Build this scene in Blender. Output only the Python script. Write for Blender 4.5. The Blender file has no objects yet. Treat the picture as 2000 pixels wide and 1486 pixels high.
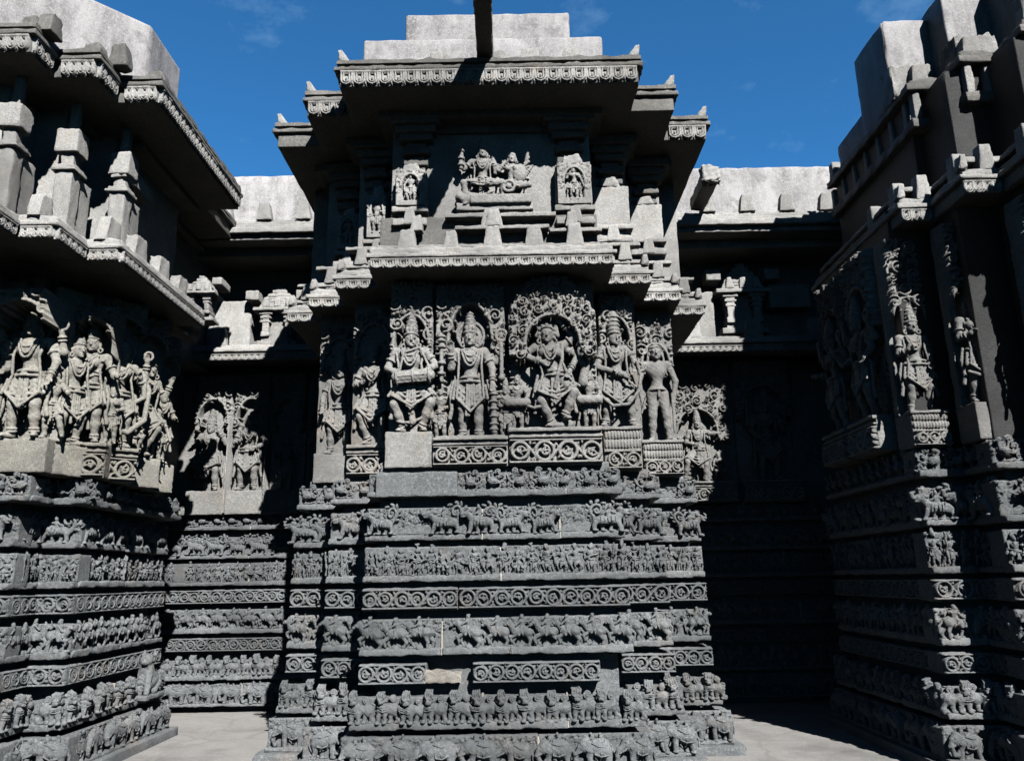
import bpy, math, random
import numpy as np
from mathutils import Matrix, Vector
rad = math.radians
SC = bpy.context.scene
COL = SC.collection

# ------------------------------------------------------------------ camera
EYE = 1.6
TILT, ROLL = rad(13.97), rad(1.0)
_f = np.array([0, math.cos(TILT), math.sin(TILT)])
_u0 = np.array([0, -math.sin(TILT), math.cos(TILT)])
_r0 = np.array([1.0, 0, 0])
_R = math.cos(ROLL) * _r0 - math.sin(ROLL) * _u0
_U = math.cos(ROLL) * _u0 + math.sin(ROLL) * _r0
cd = bpy.data.cameras.new("camera")
cd.sensor_fit = 'HORIZONTAL'; cd.sensor_width = 36.0; cd.lens = 36.0 * 1555 / 2000
cd.clip_start = 0.1; cd.clip_end = 3000
cam = bpy.data.objects.new("camera", cd); COL.objects.link(cam)
m = Matrix.Identity(4)
for i in range(3):
    m[i][0] = _R[i]; m[i][1] = _U[i]; m[i][2] = -_f[i]
m[2][3] = EYE
cam.matrix_world = m
SC.camera = cam

# ------------------------------------------------------------------ light
SUN_AZ, SUN_EL = rad(21), rad(38)          # from -Y towards +X
sdir = Vector((math.sin(SUN_AZ) * math.cos(SUN_EL), -math.cos(SUN_AZ) * math.cos(SUN_EL), math.sin(SUN_EL)))
sl = bpy.data.lights.new("sun", 'SUN'); sl.energy = 5.0; sl.angle = rad(0.5); sl.color = (1.0, 0.985, 0.96)
so = bpy.data.objects.new("sun", sl); COL.objects.link(so)
so.rotation_euler = sdir.to_track_quat('Z', 'Y').to_euler()
so.location = (8, -20, 20)
W = bpy.data.worlds.new("World"); SC.world = W; W.use_nodes = True
wn, wl = W.node_tree.nodes, W.node_tree.links
wn.clear()
wo = wn.new('ShaderNodeOutputWorld'); bg = wn.new('ShaderNodeBackground')
sky = wn.new('ShaderNodeTexSky'); sky.sky_type = 'NISHITA'; sky.sun_disc = False
sky.sun_elevation = SUN_EL; sky.sun_rotation = math.atan2(sdir.x, sdir.y)
sky.altitude = 2500; sky.air_density = 1.0; sky.dust_density = 0.0; sky.ozone_density = 3.0
bg.inputs['Strength'].default_value = 0.085
# thin wisps of high cloud
tc = wn.new('ShaderNodeTexCoord'); mp = wn.new('ShaderNodeMapping'); mp.inputs['Scale'].default_value = (5, 5, 9)
cn = wn.new('ShaderNodeTexNoise'); cn.inputs['Scale'].default_value = 1.3; cn.inputs['Detail'].default_value = 9; cn.inputs['Roughness'].default_value = 0.62
cr = wn.new('ShaderNodeValToRGB'); cr.color_ramp.elements[0].position = 0.55; cr.color_ramp.elements[1].position = 0.86
cr.color_ramp.elements[0].color = (0, 0, 0, 1); cr.color_ramp.elements[1].color = (0.45, 0.45, 0.45, 1)
mx = wn.new('ShaderNodeMix'); mx.data_type = 'RGBA'; mx.inputs[7].default_value = (4.0, 6.5, 8.5, 1)
hs = wn.new('ShaderNodeMix'); hs.data_type = 'RGBA'; hs.blend_type = 'MULTIPLY'; hs.inputs[0].default_value = 1.0; hs.inputs[7].default_value = (0.46, 1.28, 1.66, 1)
dt = wn.new('ShaderNodeVectorMath'); dt.operation = 'DOT_PRODUCT'; dt.inputs[1].default_value = (0.0, 0.87, 0.49)
gr_ = wn.new('ShaderNodeMapRange'); gr_.interpolation_type = 'SMOOTHSTEP'; gr_.inputs[1].default_value = 0.72; gr_.inputs[2].default_value = 0.885; gr_.inputs[3].default_value = 0.09; gr_.inputs[4].default_value = 1.0
sv = wn.new('ShaderNodeVectorMath'); sv.operation = 'SCALE'
wl.new(tc.outputs['Generated'], dt.inputs[0]); wl.new(dt.outputs['Value'], gr_.inputs[0]); wl.new(gr_.outputs[0], sv.inputs['Scale'])
wl.new(tc.outputs['Generated'], mp.inputs[0]); wl.new(mp.outputs[0], cn.inputs['Vector']); wl.new(cn.outputs[0], cr.inputs[0])
wl.new(sky.outputs[0], hs.inputs[6]); wl.new(hs.outputs[2], sv.inputs[0]); wl.new(sv.outputs[0], mx.inputs[6]); wl.new(cr.outputs[0], mx.inputs[0]); wl.new(mx.outputs[2], bg.inputs[0]); wl.new(bg.outputs[0], wo.inputs[0])
SC.view_settings.view_transform = 'Standard'; SC.view_settings.look = 'None'
SC.view_settings.exposure = 0.45; SC.view_settings.gamma = 1.0
SC.render.engine = 'CYCLES'
try:
    SC.cycles.max_bounces = 4; SC.cycles.diffuse_bounces = 0; SC.cycles.glossy_bounces = 1
except Exception:
    pass

# ------------------------------------------------------------------ materials
def stone(name, a, b, c, bump=0.5, streak=False, warm=0.0):
    """a: main tone, b: darker patches, c: pale lichen / mineral specks"""
    M = bpy.data.materials.new(name); M.use_nodes = True
    n, l = M.node_tree.nodes, M.node_tree.links
    bs = n['Principled BSDF']; bs.inputs['Roughness'].default_value = 0.62
    bs.inputs['Specular IOR Level'].default_value = 0.35
    if 'Diffuse Roughness' in bs.inputs: bs.inputs['Diffuse Roughness'].default_value = 0.3
    g = n.new('ShaderNodeNewGeometry')
    def noise(sc, det, rough=0.6, vec=None):
        t = n.new('ShaderNodeTexNoise'); t.inputs['Scale'].default_value = sc; t.inputs['Detail'].default_value = det
        t.inputs['Roughness'].default_value = rough
        l.new(vec or g.outputs['Position'], t.inputs['Vector']); return t
    def ramp(src, p0, p1):
        r = n.new('ShaderNodeMapRange'); r.inputs[1].default_value = p0; r.inputs[2].default_value = p1
        l.new(src, r.inputs[0]); return r.outputs[0]
    def mix(fac, x, y):
        k = n.new('ShaderNodeMix'); k.data_type = 'RGBA'
        l.new(fac, k.inputs[0])
        for v, s in ((x, 6), (y, 7)):
            if isinstance(v, tuple): k.inputs[s].default_value = v + (1,)
            else: l.new(v, k.inputs[s])
        return k.outputs[2]
    vec = None
    if streak:
        mp_ = n.new('ShaderNodeMapping'); mp_.inputs['Scale'].default_value = (4, 4, 1.1)
        l.new(g.outputs['Position'], mp_.inputs[0]); vec = mp_.outputs[0]
    n1 = noise(2.6 if not streak else 1.0, 8, 0.65, vec); n2 = noise(34, 4, 0.7); n3 = noise(140, 2, 0.8)
    col = mix(ramp(n1.outputs[0], 0.38, 0.66), a, b)
    col = mix(ramp(n2.outputs[0], 0.48, 0.74), col, c)
    dk = tuple(v * 0.45 for v in b)
    n5 = noise(75, 3, 0.75)
    col = mix(ramp(n5.outputs[0], 0.55, 0.68), col, c)
    col = mix(ramp(n3.outputs[0], 0.53, 0.70), col, dk)
    if warm > 0:
        n4 = noise(1.7, 5, 0.6)
        wf = n.new('ShaderNodeMath'); wf.operation = 'MULTIPLY'; wf.inputs[1].default_value = warm
        l.new(ramp(n4.outputs[0], 0.55, 0.75), wf.inputs[0])
        col = mix(wf.outputs[0], col, (0.30, 0.21, 0.14))
    n6 = noise(0.9, 6, 0.65); n7 = noise(5.5, 6, 0.7)
    col = mix(ramp(n6.outputs[0], 0.50, 0.68), col, tuple(v * 0.52 for v in a)) if not streak else mix(ramp(n7.outputs[0], 0.52, 0.72), col, b)
    if not streak:
        w7 = n.new('ShaderNodeMath'); w7.operation = 'MULTIPLY'; w7.inputs[1].default_value = 0.45 if warm > 0 else 0.15
        l.new(ramp(n7.outputs[0], 0.56, 0.72), w7.inputs[0]); col = mix(w7.outputs[0], col, (a[0] * 1.0, a[1] * .84, a[2] * .68))
    oi = n.new('ShaderNodeObjectInfo'); om = n.new('ShaderNodeMapRange'); om.inputs[3].default_value = 0.84; om.inputs[4].default_value = 1.14
    l.new(oi.outputs['Random'], om.inputs[0]); vs = n.new('ShaderNodeVectorMath'); vs.operation = 'SCALE'
    l.new(col, vs.inputs[0]); l.new(om.outputs[0], vs.inputs['Scale']); col = vs.outputs[0]
    l.new(col, bs.inputs['Base Color'])
    bp = n.new('ShaderNodeBump'); bp.inputs['Strength'].default_value = bump; bp.inputs['Distance'].default_value = 0.02
    ad = n.new('ShaderNodeMath'); ad.operation = 'ADD'
    l.new(n2.outputs[0], ad.inputs[0]); l.new(n3.outputs[0], ad.inputs[1]); l.new(ad.outputs[0], bp.inputs['Height'])
    l.new(bp.outputs[0], bs.inputs['Normal'])
    return M
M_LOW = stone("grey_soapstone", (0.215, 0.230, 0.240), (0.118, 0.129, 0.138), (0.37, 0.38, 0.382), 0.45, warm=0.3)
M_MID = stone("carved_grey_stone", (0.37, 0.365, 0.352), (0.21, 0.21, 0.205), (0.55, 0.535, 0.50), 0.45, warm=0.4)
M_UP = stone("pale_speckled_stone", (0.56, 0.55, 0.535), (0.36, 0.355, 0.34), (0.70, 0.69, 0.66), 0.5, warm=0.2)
M_EAVE = stone("weathered_eave_stone", (0.27, 0.266, 0.252), (0.16, 0.158, 0.152), (0.42, 0.40, 0.37), 0.5, warm=0.25)
M_WARM = stone("warm_carved_stone", (0.40, 0.385, 0.34), (0.235, 0.228, 0.205), (0.55, 0.53, 0.48), 0.45, warm=0.35)
M_SHADE = stone("shade_toned_stone", (0.055, 0.055, 0.056), (0.035, 0.035, 0.036), (0.08, 0.08, 0.08), 0.4)  # right wing walls: deep shade painted into the stone colour
M_PLASTER = stone("weathered_lime_plaster", (0.63, 0.61, 0.62), (0.27, 0.26, 0.265), (0.70, 0.685, 0.70), 0.4, streak=True)
M_PATCH = stone("fresh_broken_stone", (0.42, 0.385, 0.34), (0.26, 0.235, 0.21), (0.54, 0.51, 0.47), 0.6)
M_MORTAR = stone("pale_mortar", (0.55, 0.51, 0.46), (0.42, 0.39, 0.35), (0.62, 0.6, 0.56), 0.4)

# ------------------------------------------------------------------ mesh helpers
def link(o, parent=None, loc=(0, 0, 0), rotz=0.0, scale=None):
    COL.objects.link(o); o.location = loc; o.rotation_euler = (0, 0, rotz)
    if scale: o.scale = scale
    if parent: o.parent = parent
    return o
def np_mesh(name, V, Q, mat, smooth=True):
    V = np.asarray(V, np.float32); Q = np.asarray(Q, np.int32)
    me = bpy.data.meshes.new(name)
    me.vertices.add(len(V)); me.vertices.foreach_set("co", V.ravel())
    k = Q.shape[1]
    me.loops.add(Q.size); me.loops.foreach_set("vertex_index", Q.ravel())
    me.polygons.add(len(Q)); me.polygons.foreach_set("loop_start", np.arange(0, Q.size, k, dtype=np.int32))
    me.polygons.foreach_set("use_smooth", np.full(len(Q), smooth, dtype=bool))
    me.update(calc_edges=True); me.materials.append(mat)
    return me
class MB:
    def __init__(s): s.v = []; s.q = []; s.n = 0
    def add(s, VQ, off=(0, 0, 0), rotz=0.0):
        V, Q = VQ; V = np.array(V, float)
        if rotz:
            c, sn = math.cos(rotz), math.sin(rotz)
            V = np.stack([V[:, 0] * c - V[:, 1] * sn, V[:, 0] * sn + V[:, 1] * c, V[:, 2]], 1)
        s.v.append(V + np.array(off)); s.q.append(np.asarray(Q) + s.n); s.n += len(V); return s
    def mesh(s, name, mat): return np_mesh(name, np.concatenate(s.v), np.concatenate(s.q), mat)
    def obj(s, name, mat, parent=None, loc=(0, 0, 0), rotz=0.0):
        return link(bpy.data.objects.new(name, s.mesh(name, mat)), parent, loc, rotz)
_rs = np.random.RandomState(3)
_KW = [(_rs.randn(3) * (2 * math.pi / wl_), _rs.rand() * 6.28, a_) for wl_, a_ in
       ((0.9, 0.9), (0.5, 0.8), (0.27, 0.8), (0.16, 0.7), (0.1, 0.6), (0.07, 0.5), (0.05, 0.4))]
def wob(P, ph=0.0):
    r = 0
    for k, p, a in _KW: r = r + a * np.sin(P @ k + p + ph)
    return r / 2.2
def rbox(x0, x1, y0, y1, z0, z1, res=0.035, rnd=0.012, amp=0.004, top=1.0, topy=1.0, mx_=70):
    """weathered stone block: worn arrises, slightly uneven faces; top<1 tapers it upwards"""
    x0, x1 = min(x0, x1), max(x0, x1)
    lo = np.array([x0, y0, z0], float); hi = np.array([x1, y1, z1], float); d = hi - lo
    rnd = min(rnd, d.min() * 0.35)
    if res > .09: amp = min(amp, .003)
    Vs, Qs, n = [], [], 0
    for ax in range(3):
        a, b = [(1, 2), (2, 0), (0, 1)][ax]
        na = int(np.clip(math.ceil(d[a] / res), 1, mx_)); nb = int(np.clip(math.ceil(d[b] / res), 1, mx_))
        def ticks(N, L):
            t = np.linspace(0, L, N + 1)
            if L > 3 * rnd: t = np.unique(np.concatenate([t, [rnd * .5, rnd, L - rnd, L - rnd * .5]]))
            return t
        ta, tb = ticks(na, d[a]), ticks(nb, d[b]); A, B = np.meshgrid(ta, tb, indexing='ij')
        for sgn in (0, 1):
            P = np.zeros(A.shape + (3,)); P[..., a] = lo[a] + A; P[..., b] = lo[b] + B; P[..., ax] = hi[ax] if sgn else lo[ax]
            P = P.reshape(-1, 3)
            w2 = wob(P, 2.0)
            r = (rnd * (1 + 1.4 * np.clip(w2, 0, 1.2)))[:, None]
            r = np.minimum(r, d.min() * 0.45)
            C = np.clip(P, lo + r, hi - r); v = P - C; L = np.linalg.norm(v, axis=1, keepdims=True) + 1e-9
            P2 = C + v / L * r + v / L * (amp * wob(P))[:, None]
            idx = np.arange(len(P)).reshape(A.shape) + n
            q = np.stack([idx[:-1, :-1], idx[1:, :-1], idx[1:, 1:], idx[:-1, 1:]], -1).reshape(-1, 4)
            if not sgn: q = q[:, ::-1]
            Vs.append(P2); Qs.append(q); n += len(P)
    V = np.concatenate(Vs)
    if top != 1.0 or topy != 1.0:
        t = (V[:, 2] - z0) / (z1 - z0); cx = (x0 + x1) / 2
        V[:, 0] = cx + (V[:, 0] - cx) * (1 + (top - 1) * t)
        V[:, 1] = y1 + (V[:, 1] - y1) * (1 + (topy - 1) * t)
    return V, np.concatenate(Qs)
def prism(poly, x0, x1, axis='x'):
    """flat polygon extruded; poly is (u,z) pairs, counter-clockwise, swept along x or y"""
    n = len(poly); V = []
    for t in (x0, x1):
        for u, z in poly: V.append((t, u, z) if axis == 'x' else (u, t, z))
    Q = [[i, (i + 1) % n, n + (i + 1) % n, n + i] for i in range(n)]
    for k in (0, n):
        for i in range(1, n - 1, 1):
            Q.append([k, k + i, k + i + 1, k + i + 1])
    return V, Q

# ------------------------------------------------------------------ 2-D relief (height field) carving
class Rel:
    def __init__(s, w, h, res=0.006):
        s.w, s.h = w, h; s.nx = max(4, int(w / res)) + 1; s.nz = max(4, int(h / res)) + 1
        s.x = np.linspace(0, w, s.nx); s.z = np.linspace(0, h, s.nz); s.H = np.zeros((s.nz, s.nx)); s.mask = None
    def win(s, xa, xb, za, zb):
        i0, i1 = np.searchsorted(s.x, [xa, xb]); j0, j1 = np.searchsorted(s.z, [za, zb])
        if i0 >= i1 or j0 >= j1: return None
        return slice(j0, j1), slice(i0, i1)
    def seg(s, a, b, ra, rb, ht, base=0.0):
        r = max(ra, rb); k = s.win(min(a[0], b[0]) - r, max(a[0], b[0]) + r, min(a[1], b[1]) - r, max(a[1], b[1]) + r)
        if k is None: return
        X = s.x[k[1]][None, :]; Z = s.z[k[0]][:, None]
        dx, dz = b[0] - a[0], b[1] - a[1]; L = dx * dx + dz * dz + 1e-12
        t = np.clip(((X - a[0]) * dx + (Z - a[1]) * dz) / L, 0, 1)
        d = np.hypot(X - a[0] - t * dx, Z - a[1] - t * dz) / (ra + (rb - ra) * t)
        h = np.where(d < 1, base + ht * np.sqrt(np.clip(1 - d * d, 0, 1)) ** 0.6, -1)
        s.H[k] = np.maximum(s.H[k], h)
    def stroke(s, pts, r, ht, base=0.0, r2=None):
        n = len(pts) - 1; r2 = r if r2 is None else r2
        for i in range(n):
            s.seg(pts[i], pts[i + 1], r + (r2 - r) * i / n, r + (r2 - r) * (i + 1) / n, ht, base)
    def blob(s, cx, cz, rx, rz, ht, ang=0.0, base=0.0):
        r = max(rx, rz); k = s.win(cx - r, cx + r, cz - r, cz + r)
        if k is None: return
        X = s.x[k[1]][None, :] - cx; Z = s.z[k[0]][:, None] - cz; c, sn = math.cos(ang), math.sin(ang)
        d = ((X * c + Z * sn) / rx) ** 2 + ((-X * sn + Z * c) / rz) ** 2
        h = np.where(d < 1, base + ht * np.sqrt(np.clip(1 - d, 0, 1)), -1); s.H[k] = np.maximum(s.H[k], h)
    def spiral(s, cx, cz, R, turns, sgn, a0, r, ht, base=0.0, leaves=True):
        n = int(10 * turns) + 3; pts = []
        for i in range(n):
            t = i / (n - 1); a = a0 + sgn * t * turns * 6.283; q = R * (1 - 0.8 * t)
            pts.append((cx + q * math.cos(a), cz + q * math.sin(a)))
        s.stroke(pts, r, ht, base, r * 0.7); s.blob(cx, cz, r * 1.25, r * 1.25, ht * 1.1, 0, base)
        if leaves:
            for i in range(0, n // 2 + 1, 2):
                a = a0 + sgn * i / (n - 1) * turns * 6.283; q = R + r * 1.7
                s.blob(cx + q * math.cos(a), cz + q * math.sin(a), r * 1.5, r * 0.85, ht * 0.75, a + 0.9 * sgn, base)
    def foliage(s, rng, inside, rmin, rmax, n, ht, base=0.0, r=None):
        """fill the region with scrolling creeper: curls that keep their distance from one another"""
        got = []
        for q in np.linspace(1.0, 0.0, 5):
            R = rmin + (rmax - rmin) * q
            for _ in range(n):
                cx, cz = rng.random() * s.w, rng.random() * s.h
                if not inside(cx, cz): continue
                if all((cx - a) ** 2 + (cz - b) ** 2 > (0.98 * (R + c)) ** 2 for a, b, c in got): got.append((cx, cz, R))
        for cx, cz, R in got:
            s.spiral(cx, cz, R * 0.85, rng.uniform(1.1, 1.6), rng.choice((-1, 1)), rng.random() * 6.28, r or max(0.007, R * 0.17), ht * rng.uniform(0.8, 1.15), base)
    def grid(s, rough=0.0015, skirt=0.02):
        H = s.H.copy(); X, Z = np.meshgrid(s.x, s.z)
        P = np.stack([X, 0 * X, Z], -1).reshape(-1, 3)
        H = H + (rough * wob(P * 2.3, s.w * 9)).reshape(H.shape)
        H[0, :] = H[-1, :] = -skirt; H[:, 0] = H[:, -1] = -skirt
        V = np.stack([X, -H, Z], -1).reshape(-1, 3); idx = np.arange(len(V)).reshape(H.shape)
        Q = np.stack([idx[:-1, :-1], idx[:-1, 1:], idx[1:, 1:], idx[1:, :-1]], -1)
        if s.mask is not None:
            Mk = s.mask; ok = Mk[:-1, :-1] | Mk[1:, :-1] | Mk[:-1, 1:] | Mk[1:, 1:]; Q = Q[ok]
        return V, Q.reshape(-1, 4)

def scroll_rel(w, h, rng, period=0.86, ht=0.05):
    R_ = Rel(w, h, 0.0055); n = max(1, int(round(w / (h * period)))); p = w / n; R = min(0.37 * h, 0.42 * p)
    e = 0.055 * h
    R_.stroke([(0, h - e), (w, h - e)], e, ht * 1.0); R_.stroke([(0, e), (w, e)], e, ht * 1.0)
    for i in range(n):
        cx, cz = p * (i + .5), h / 2 + rng.uniform(-.03, .03) * h; sg = 1 if i % 2 == 0 else -1; R = min(0.37 * h, 0.42 * p) * rng.uniform(.88, 1.05); cx += rng.uniform(-.05, .05) * p
        a0 = rng.random() * 6.28
        R_.stroke([(cx + R * math.cos(a), cz + R * math.sin(a)) for a in np.linspace(0, 6.283, 22)], 0.075 * h, ht)
        R_.spiral(cx, cz, R * 0.62, 0.8 + rng.random() * 0.4, sg, a0, 0.06 * h, ht * 0.95, leaves=False)
        for k in range(4):
            a = a0 + k * 1.57 + rng.uniform(-.3, .3); R_.blob(cx + .36 * R * math.cos(a), cz + .36 * R * math.sin(a), .3 * R, .16 * R, ht, a + .7 * sg)
        # creeper from one roundel to the next
        x0 = cx + R * 0.25; pts = []
        for t in np.linspace(0, 1, 9):
            pts.append((cx + p * t, h / 2 + sg * (0.42 * h) * math.cos(math.pi * t)))
        R_.stroke(pts, 0.06 * h, ht * 0.9)
        for k in range(3):
            R_.blob(cx + p * .5 + rng.uniform(-.12, .12) * p, h * (.5 + sg * rng.uniform(.2, .36)), .1 * h, .055 * h, ht * .9, rng.random() * 3)
            R_.blob(cx + p * .5 + rng.uniform(-.12, .12) * p, h * (.5 - sg * rng.uniform(.2, .36)), .1 * h, .055 * h, ht * .9, rng.random() * 3)
    return R_
def fringe_rel(w, h, rng, period=0.125, ht=0.022):
    """pendant lotus loops along the lip of an eave"""
    R_ = Rel(w, h, 0.006); n = max(1, int(round(w / period))); p = w / n
    R_.H[R_.z > 0.86 * h, :] = ht * 1.1
    for i in range(n):
        cx = p * (i + .5)
        for q, r in ((.40, .075), (.22, .06)):
            pts = [(cx - q * p, h * .9)] + [(cx + q * p * math.sin(a), h * .42 - h * .30 * (q / .4) * math.cos(a)) for a in np.linspace(-1.5, 1.5, 9)] + [(cx + q * p, h * .9)]
            R_.stroke(pts, r * p, ht)
        R_.blob(cx, h * .5, .07 * p, .18 * h, ht * 1.1)
        R_.blob(cx, h * .08, .07 * p, .07 * h, ht)
        R_.stroke([(p * i, h * .95), (p * i, h * .25)], .05 * p, ht * .9); R_.blob(p * i, h * .16, .06 * p, .1 * h, ht)
    R_.mask = (R_.H > 0.003) | (R_.z[:, None] > 0.34 * h)
    return R_

# ------------------------------------------------------------------ 3-D sculpting: distance field + surface nets
class Vox:
    def __init__(s, lo, hi, h):
        s.h = h; s.lo = np.array(lo, float); s.n = np.ceil((np.array(hi) - s.lo) / h).astype(int) + 1
        s.ax = [s.lo[i] + h * np.arange(s.n[i]) for i in range(3)]
        s.F = np.full(tuple(s.n), 0.08, np.float32)
    def _win(s, lo, hi):
        sl, g = [], []
        for i in range(3):
            a, b = np.searchsorted(s.ax[i], [lo[i], hi[i]])
            if a >= b: return None, None
            sl.append(slice(a, b)); sh = [1, 1, 1]; sh[i] = -1; g.append(s.ax[i][a:b].reshape(sh))
        return tuple(sl), g
    def _put(s, sl, d, k):
        f = s.F[sl]
        if k > 0:
            q = np.maximum(k - np.abs(f - d), 0) / k; s.F[sl] = np.minimum(f, d) - q * q * k * .25
        else: s.F[sl] = np.minimum(f, d)
    def cap(s, a, b, ra, rb=None, k=0.0):
        rb = ra if rb is None else rb; a = np.asarray(a, float); b = np.asarray(b, float); m_ = max(ra, rb) + max(k, 2.5 * s.h)
        sl, g = s._win(np.minimum(a, b) - m_, np.maximum(a, b) + m_)
        if sl is None: return
        ba = b - a; L = ba @ ba + 1e-12
        p = [g[i] - a[i] for i in range(3)]
        t = np.clip((p[0] * ba[0] + p[1] * ba[1] + p[2] * ba[2]) / L, 0, 1)
        d = np.sqrt((p[0] - t * ba[0]) ** 2 + (p[1] - t * ba[1]) ** 2 + (p[2] - t * ba[2]) ** 2) - (ra + (rb - ra) * t)
        s._put(sl, d, k)
    def line(s, pts, r, r2=None, k=0.0):
        n = len(pts) - 1; r2 = r if r2 is None else r2
        for i in range(n): s.cap(pts[i], pts[i + 1], r + (r2 - r) * i / n, r + (r2 - r) * (i + 1) / n, k)
    def ell(s, c, r, k=0.0, ang=0.0, cut=False):
        c = np.asarray(c, float); r = np.asarray(r, float); m_ = r.max() + max(k, 2.5 * s.h)
        sl, g = s._win(c - m_, c + m_)
        if sl is None: return
        x, y, z = g[0] - c[0], g[1] - c[1], g[2] - c[2]
        if ang:
            ca, sa = math.cos(ang), math.sin(ang); x, z = x * ca + z * sa, -x * sa + z * ca
        q = np.sqrt((x / r[0]) ** 2 + (y / r[1]) ** 2 + (z / r[2]) ** 2)
        gq = np.sqrt((x / r[0] ** 2) ** 2 + (y / r[1] ** 2) ** 2 + (z / r[2] ** 2) ** 2) + 1e-6
        d = q * (q - 1) / gq
        d = np.where(q < 0.3, -r.min() * 0.7, d)
        if cut: s.F[sl] = np.maximum(s.F[sl], -d)
        else: s._put(sl, d, k)
    def box(s, c, hf, r=0.005, k=0.0):
        c = np.asarray(c, float); hf = np.asarray(hf, float); m_ = max(k, 2.5 * s.h) + r
        sl, g = s._win(c - hf - m_, c + hf + m_)
        if sl is None: return
        q = [np.abs(g[i] - c[i]) - hf[i] + r for i in range(3)]
        d = np.sqrt(sum(np.maximum(v, 0) ** 2 for v in q)) + np.minimum(np.maximum(np.maximum(q[0], q[1]), q[2]), 0) - r
        s._put(sl, d, k)
    def tor(s, c, n_, R, r, k=0.0):
        c = np.asarray(c, float); n_ = np.asarray(n_, float); n_ = n_ / np.linalg.norm(n_); m_ = R + r + max(k, 2.5 * s.h)
        sl, g = s._win(c - m_, c + m_)
        if sl is None: return
        p = [g[i] - c[i] for i in range(3)]; ax = p[0] * n_[0] + p[1] * n_[1] + p[2] * n_[2]
        pe = np.sqrt(np.maximum(p[0] ** 2 + p[1] ** 2 + p[2] ** 2 - ax ** 2, 0))
        s._put(sl, np.sqrt((pe - R) ** 2 + ax ** 2) - r, k)
    def mesh(s):
        F = s.F
        F[0], F[-1], F[:, 0], F[:, -1], F[:, :, 0], F[:, :, -1] = [0.5 * s.h] * 6
        ins = F < 0
        c = np.zeros(tuple(s.n - 1), np.int8)
        for i in (0, 1):
            for j in (0, 1):
                for k in (0, 1): c += ins[i:s.n[0] - 1 + i, j:s.n[1] - 1 + j, k:s.n[2] - 1 + k]
        act = np.argwhere((c > 0) & (c < 8)); vid = np.full(c.shape, -1, np.int32); vid[tuple(act.T)] = np.arange(len(act))
        cor = [(i, j, k) for i in (0, 1) for j in (0, 1) for k in (0, 1)]
        val = {q: F[act[:, 0] + q[0], act[:, 1] + q[1], act[:, 2] + q[2]] for q in cor}
        P = np.zeros((len(act), 3)); N = np.zeros(len(act))
        for a in cor:
            for ax in range(3):
                if a[ax]: continue
                b = list(a); b[ax] = 1; b = tuple(b); va, vb = val[a], val[b]; mk = (va < 0) != (vb < 0)
                t = np.where(mk, va / np.where(mk, va - vb, 1), 0)
                for i in range(3): P[:, i] += np.where(mk, a[i] + (t if i == ax else 0), 0)
                N += mk
        P = s.lo + (act + P / np.maximum(N, 1)[:, None]) * s.h
        Qs = []
        for ax in range(3):
            o1, o2 = [(1, 2), (2, 0), (0, 1)][ax]
            A = np.take(ins, range(s.n[ax] - 1), ax); B = np.take(ins, range(1, s.n[ax]), ax)
            for flip, e in ((False, np.argwhere(A & ~B)), (True, np.argwhere(~A & B))):
                if not len(e): continue
                e = e[(e[:, o1] > 0) & (e[:, o2] > 0) & (e[:, o1] < s.n[o1] - 1) & (e[:, o2] < s.n[o2] - 1)]
                q = []
                for d1, d2 in ((-1, -1), (0, -1), (0, 0), (-1, 0)):
                    w = e.copy(); w[:, o1] += d1; w[:, o2] += d2; q.append(vid[tuple(w.T)])
                q = np.stack(q, 1); Qs.append(q[:, ::-1] if flip else q)
        return P, np.concatenate(Qs)
    def rough(s, a):
        """weathering: a little noise in the field itself"""
        X, Y, Z = np.meshgrid(*s.ax, indexing='ij')
        s.F += (a * (np.sin(X * 61 + Z * 37 + 1) + np.sin(Y * 83 - X * 29 + Z * 71) + np.sin(Z * 127 + X * 97))).astype(np.float32) * .5

def A3(*p): return np.array(p, float)

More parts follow.
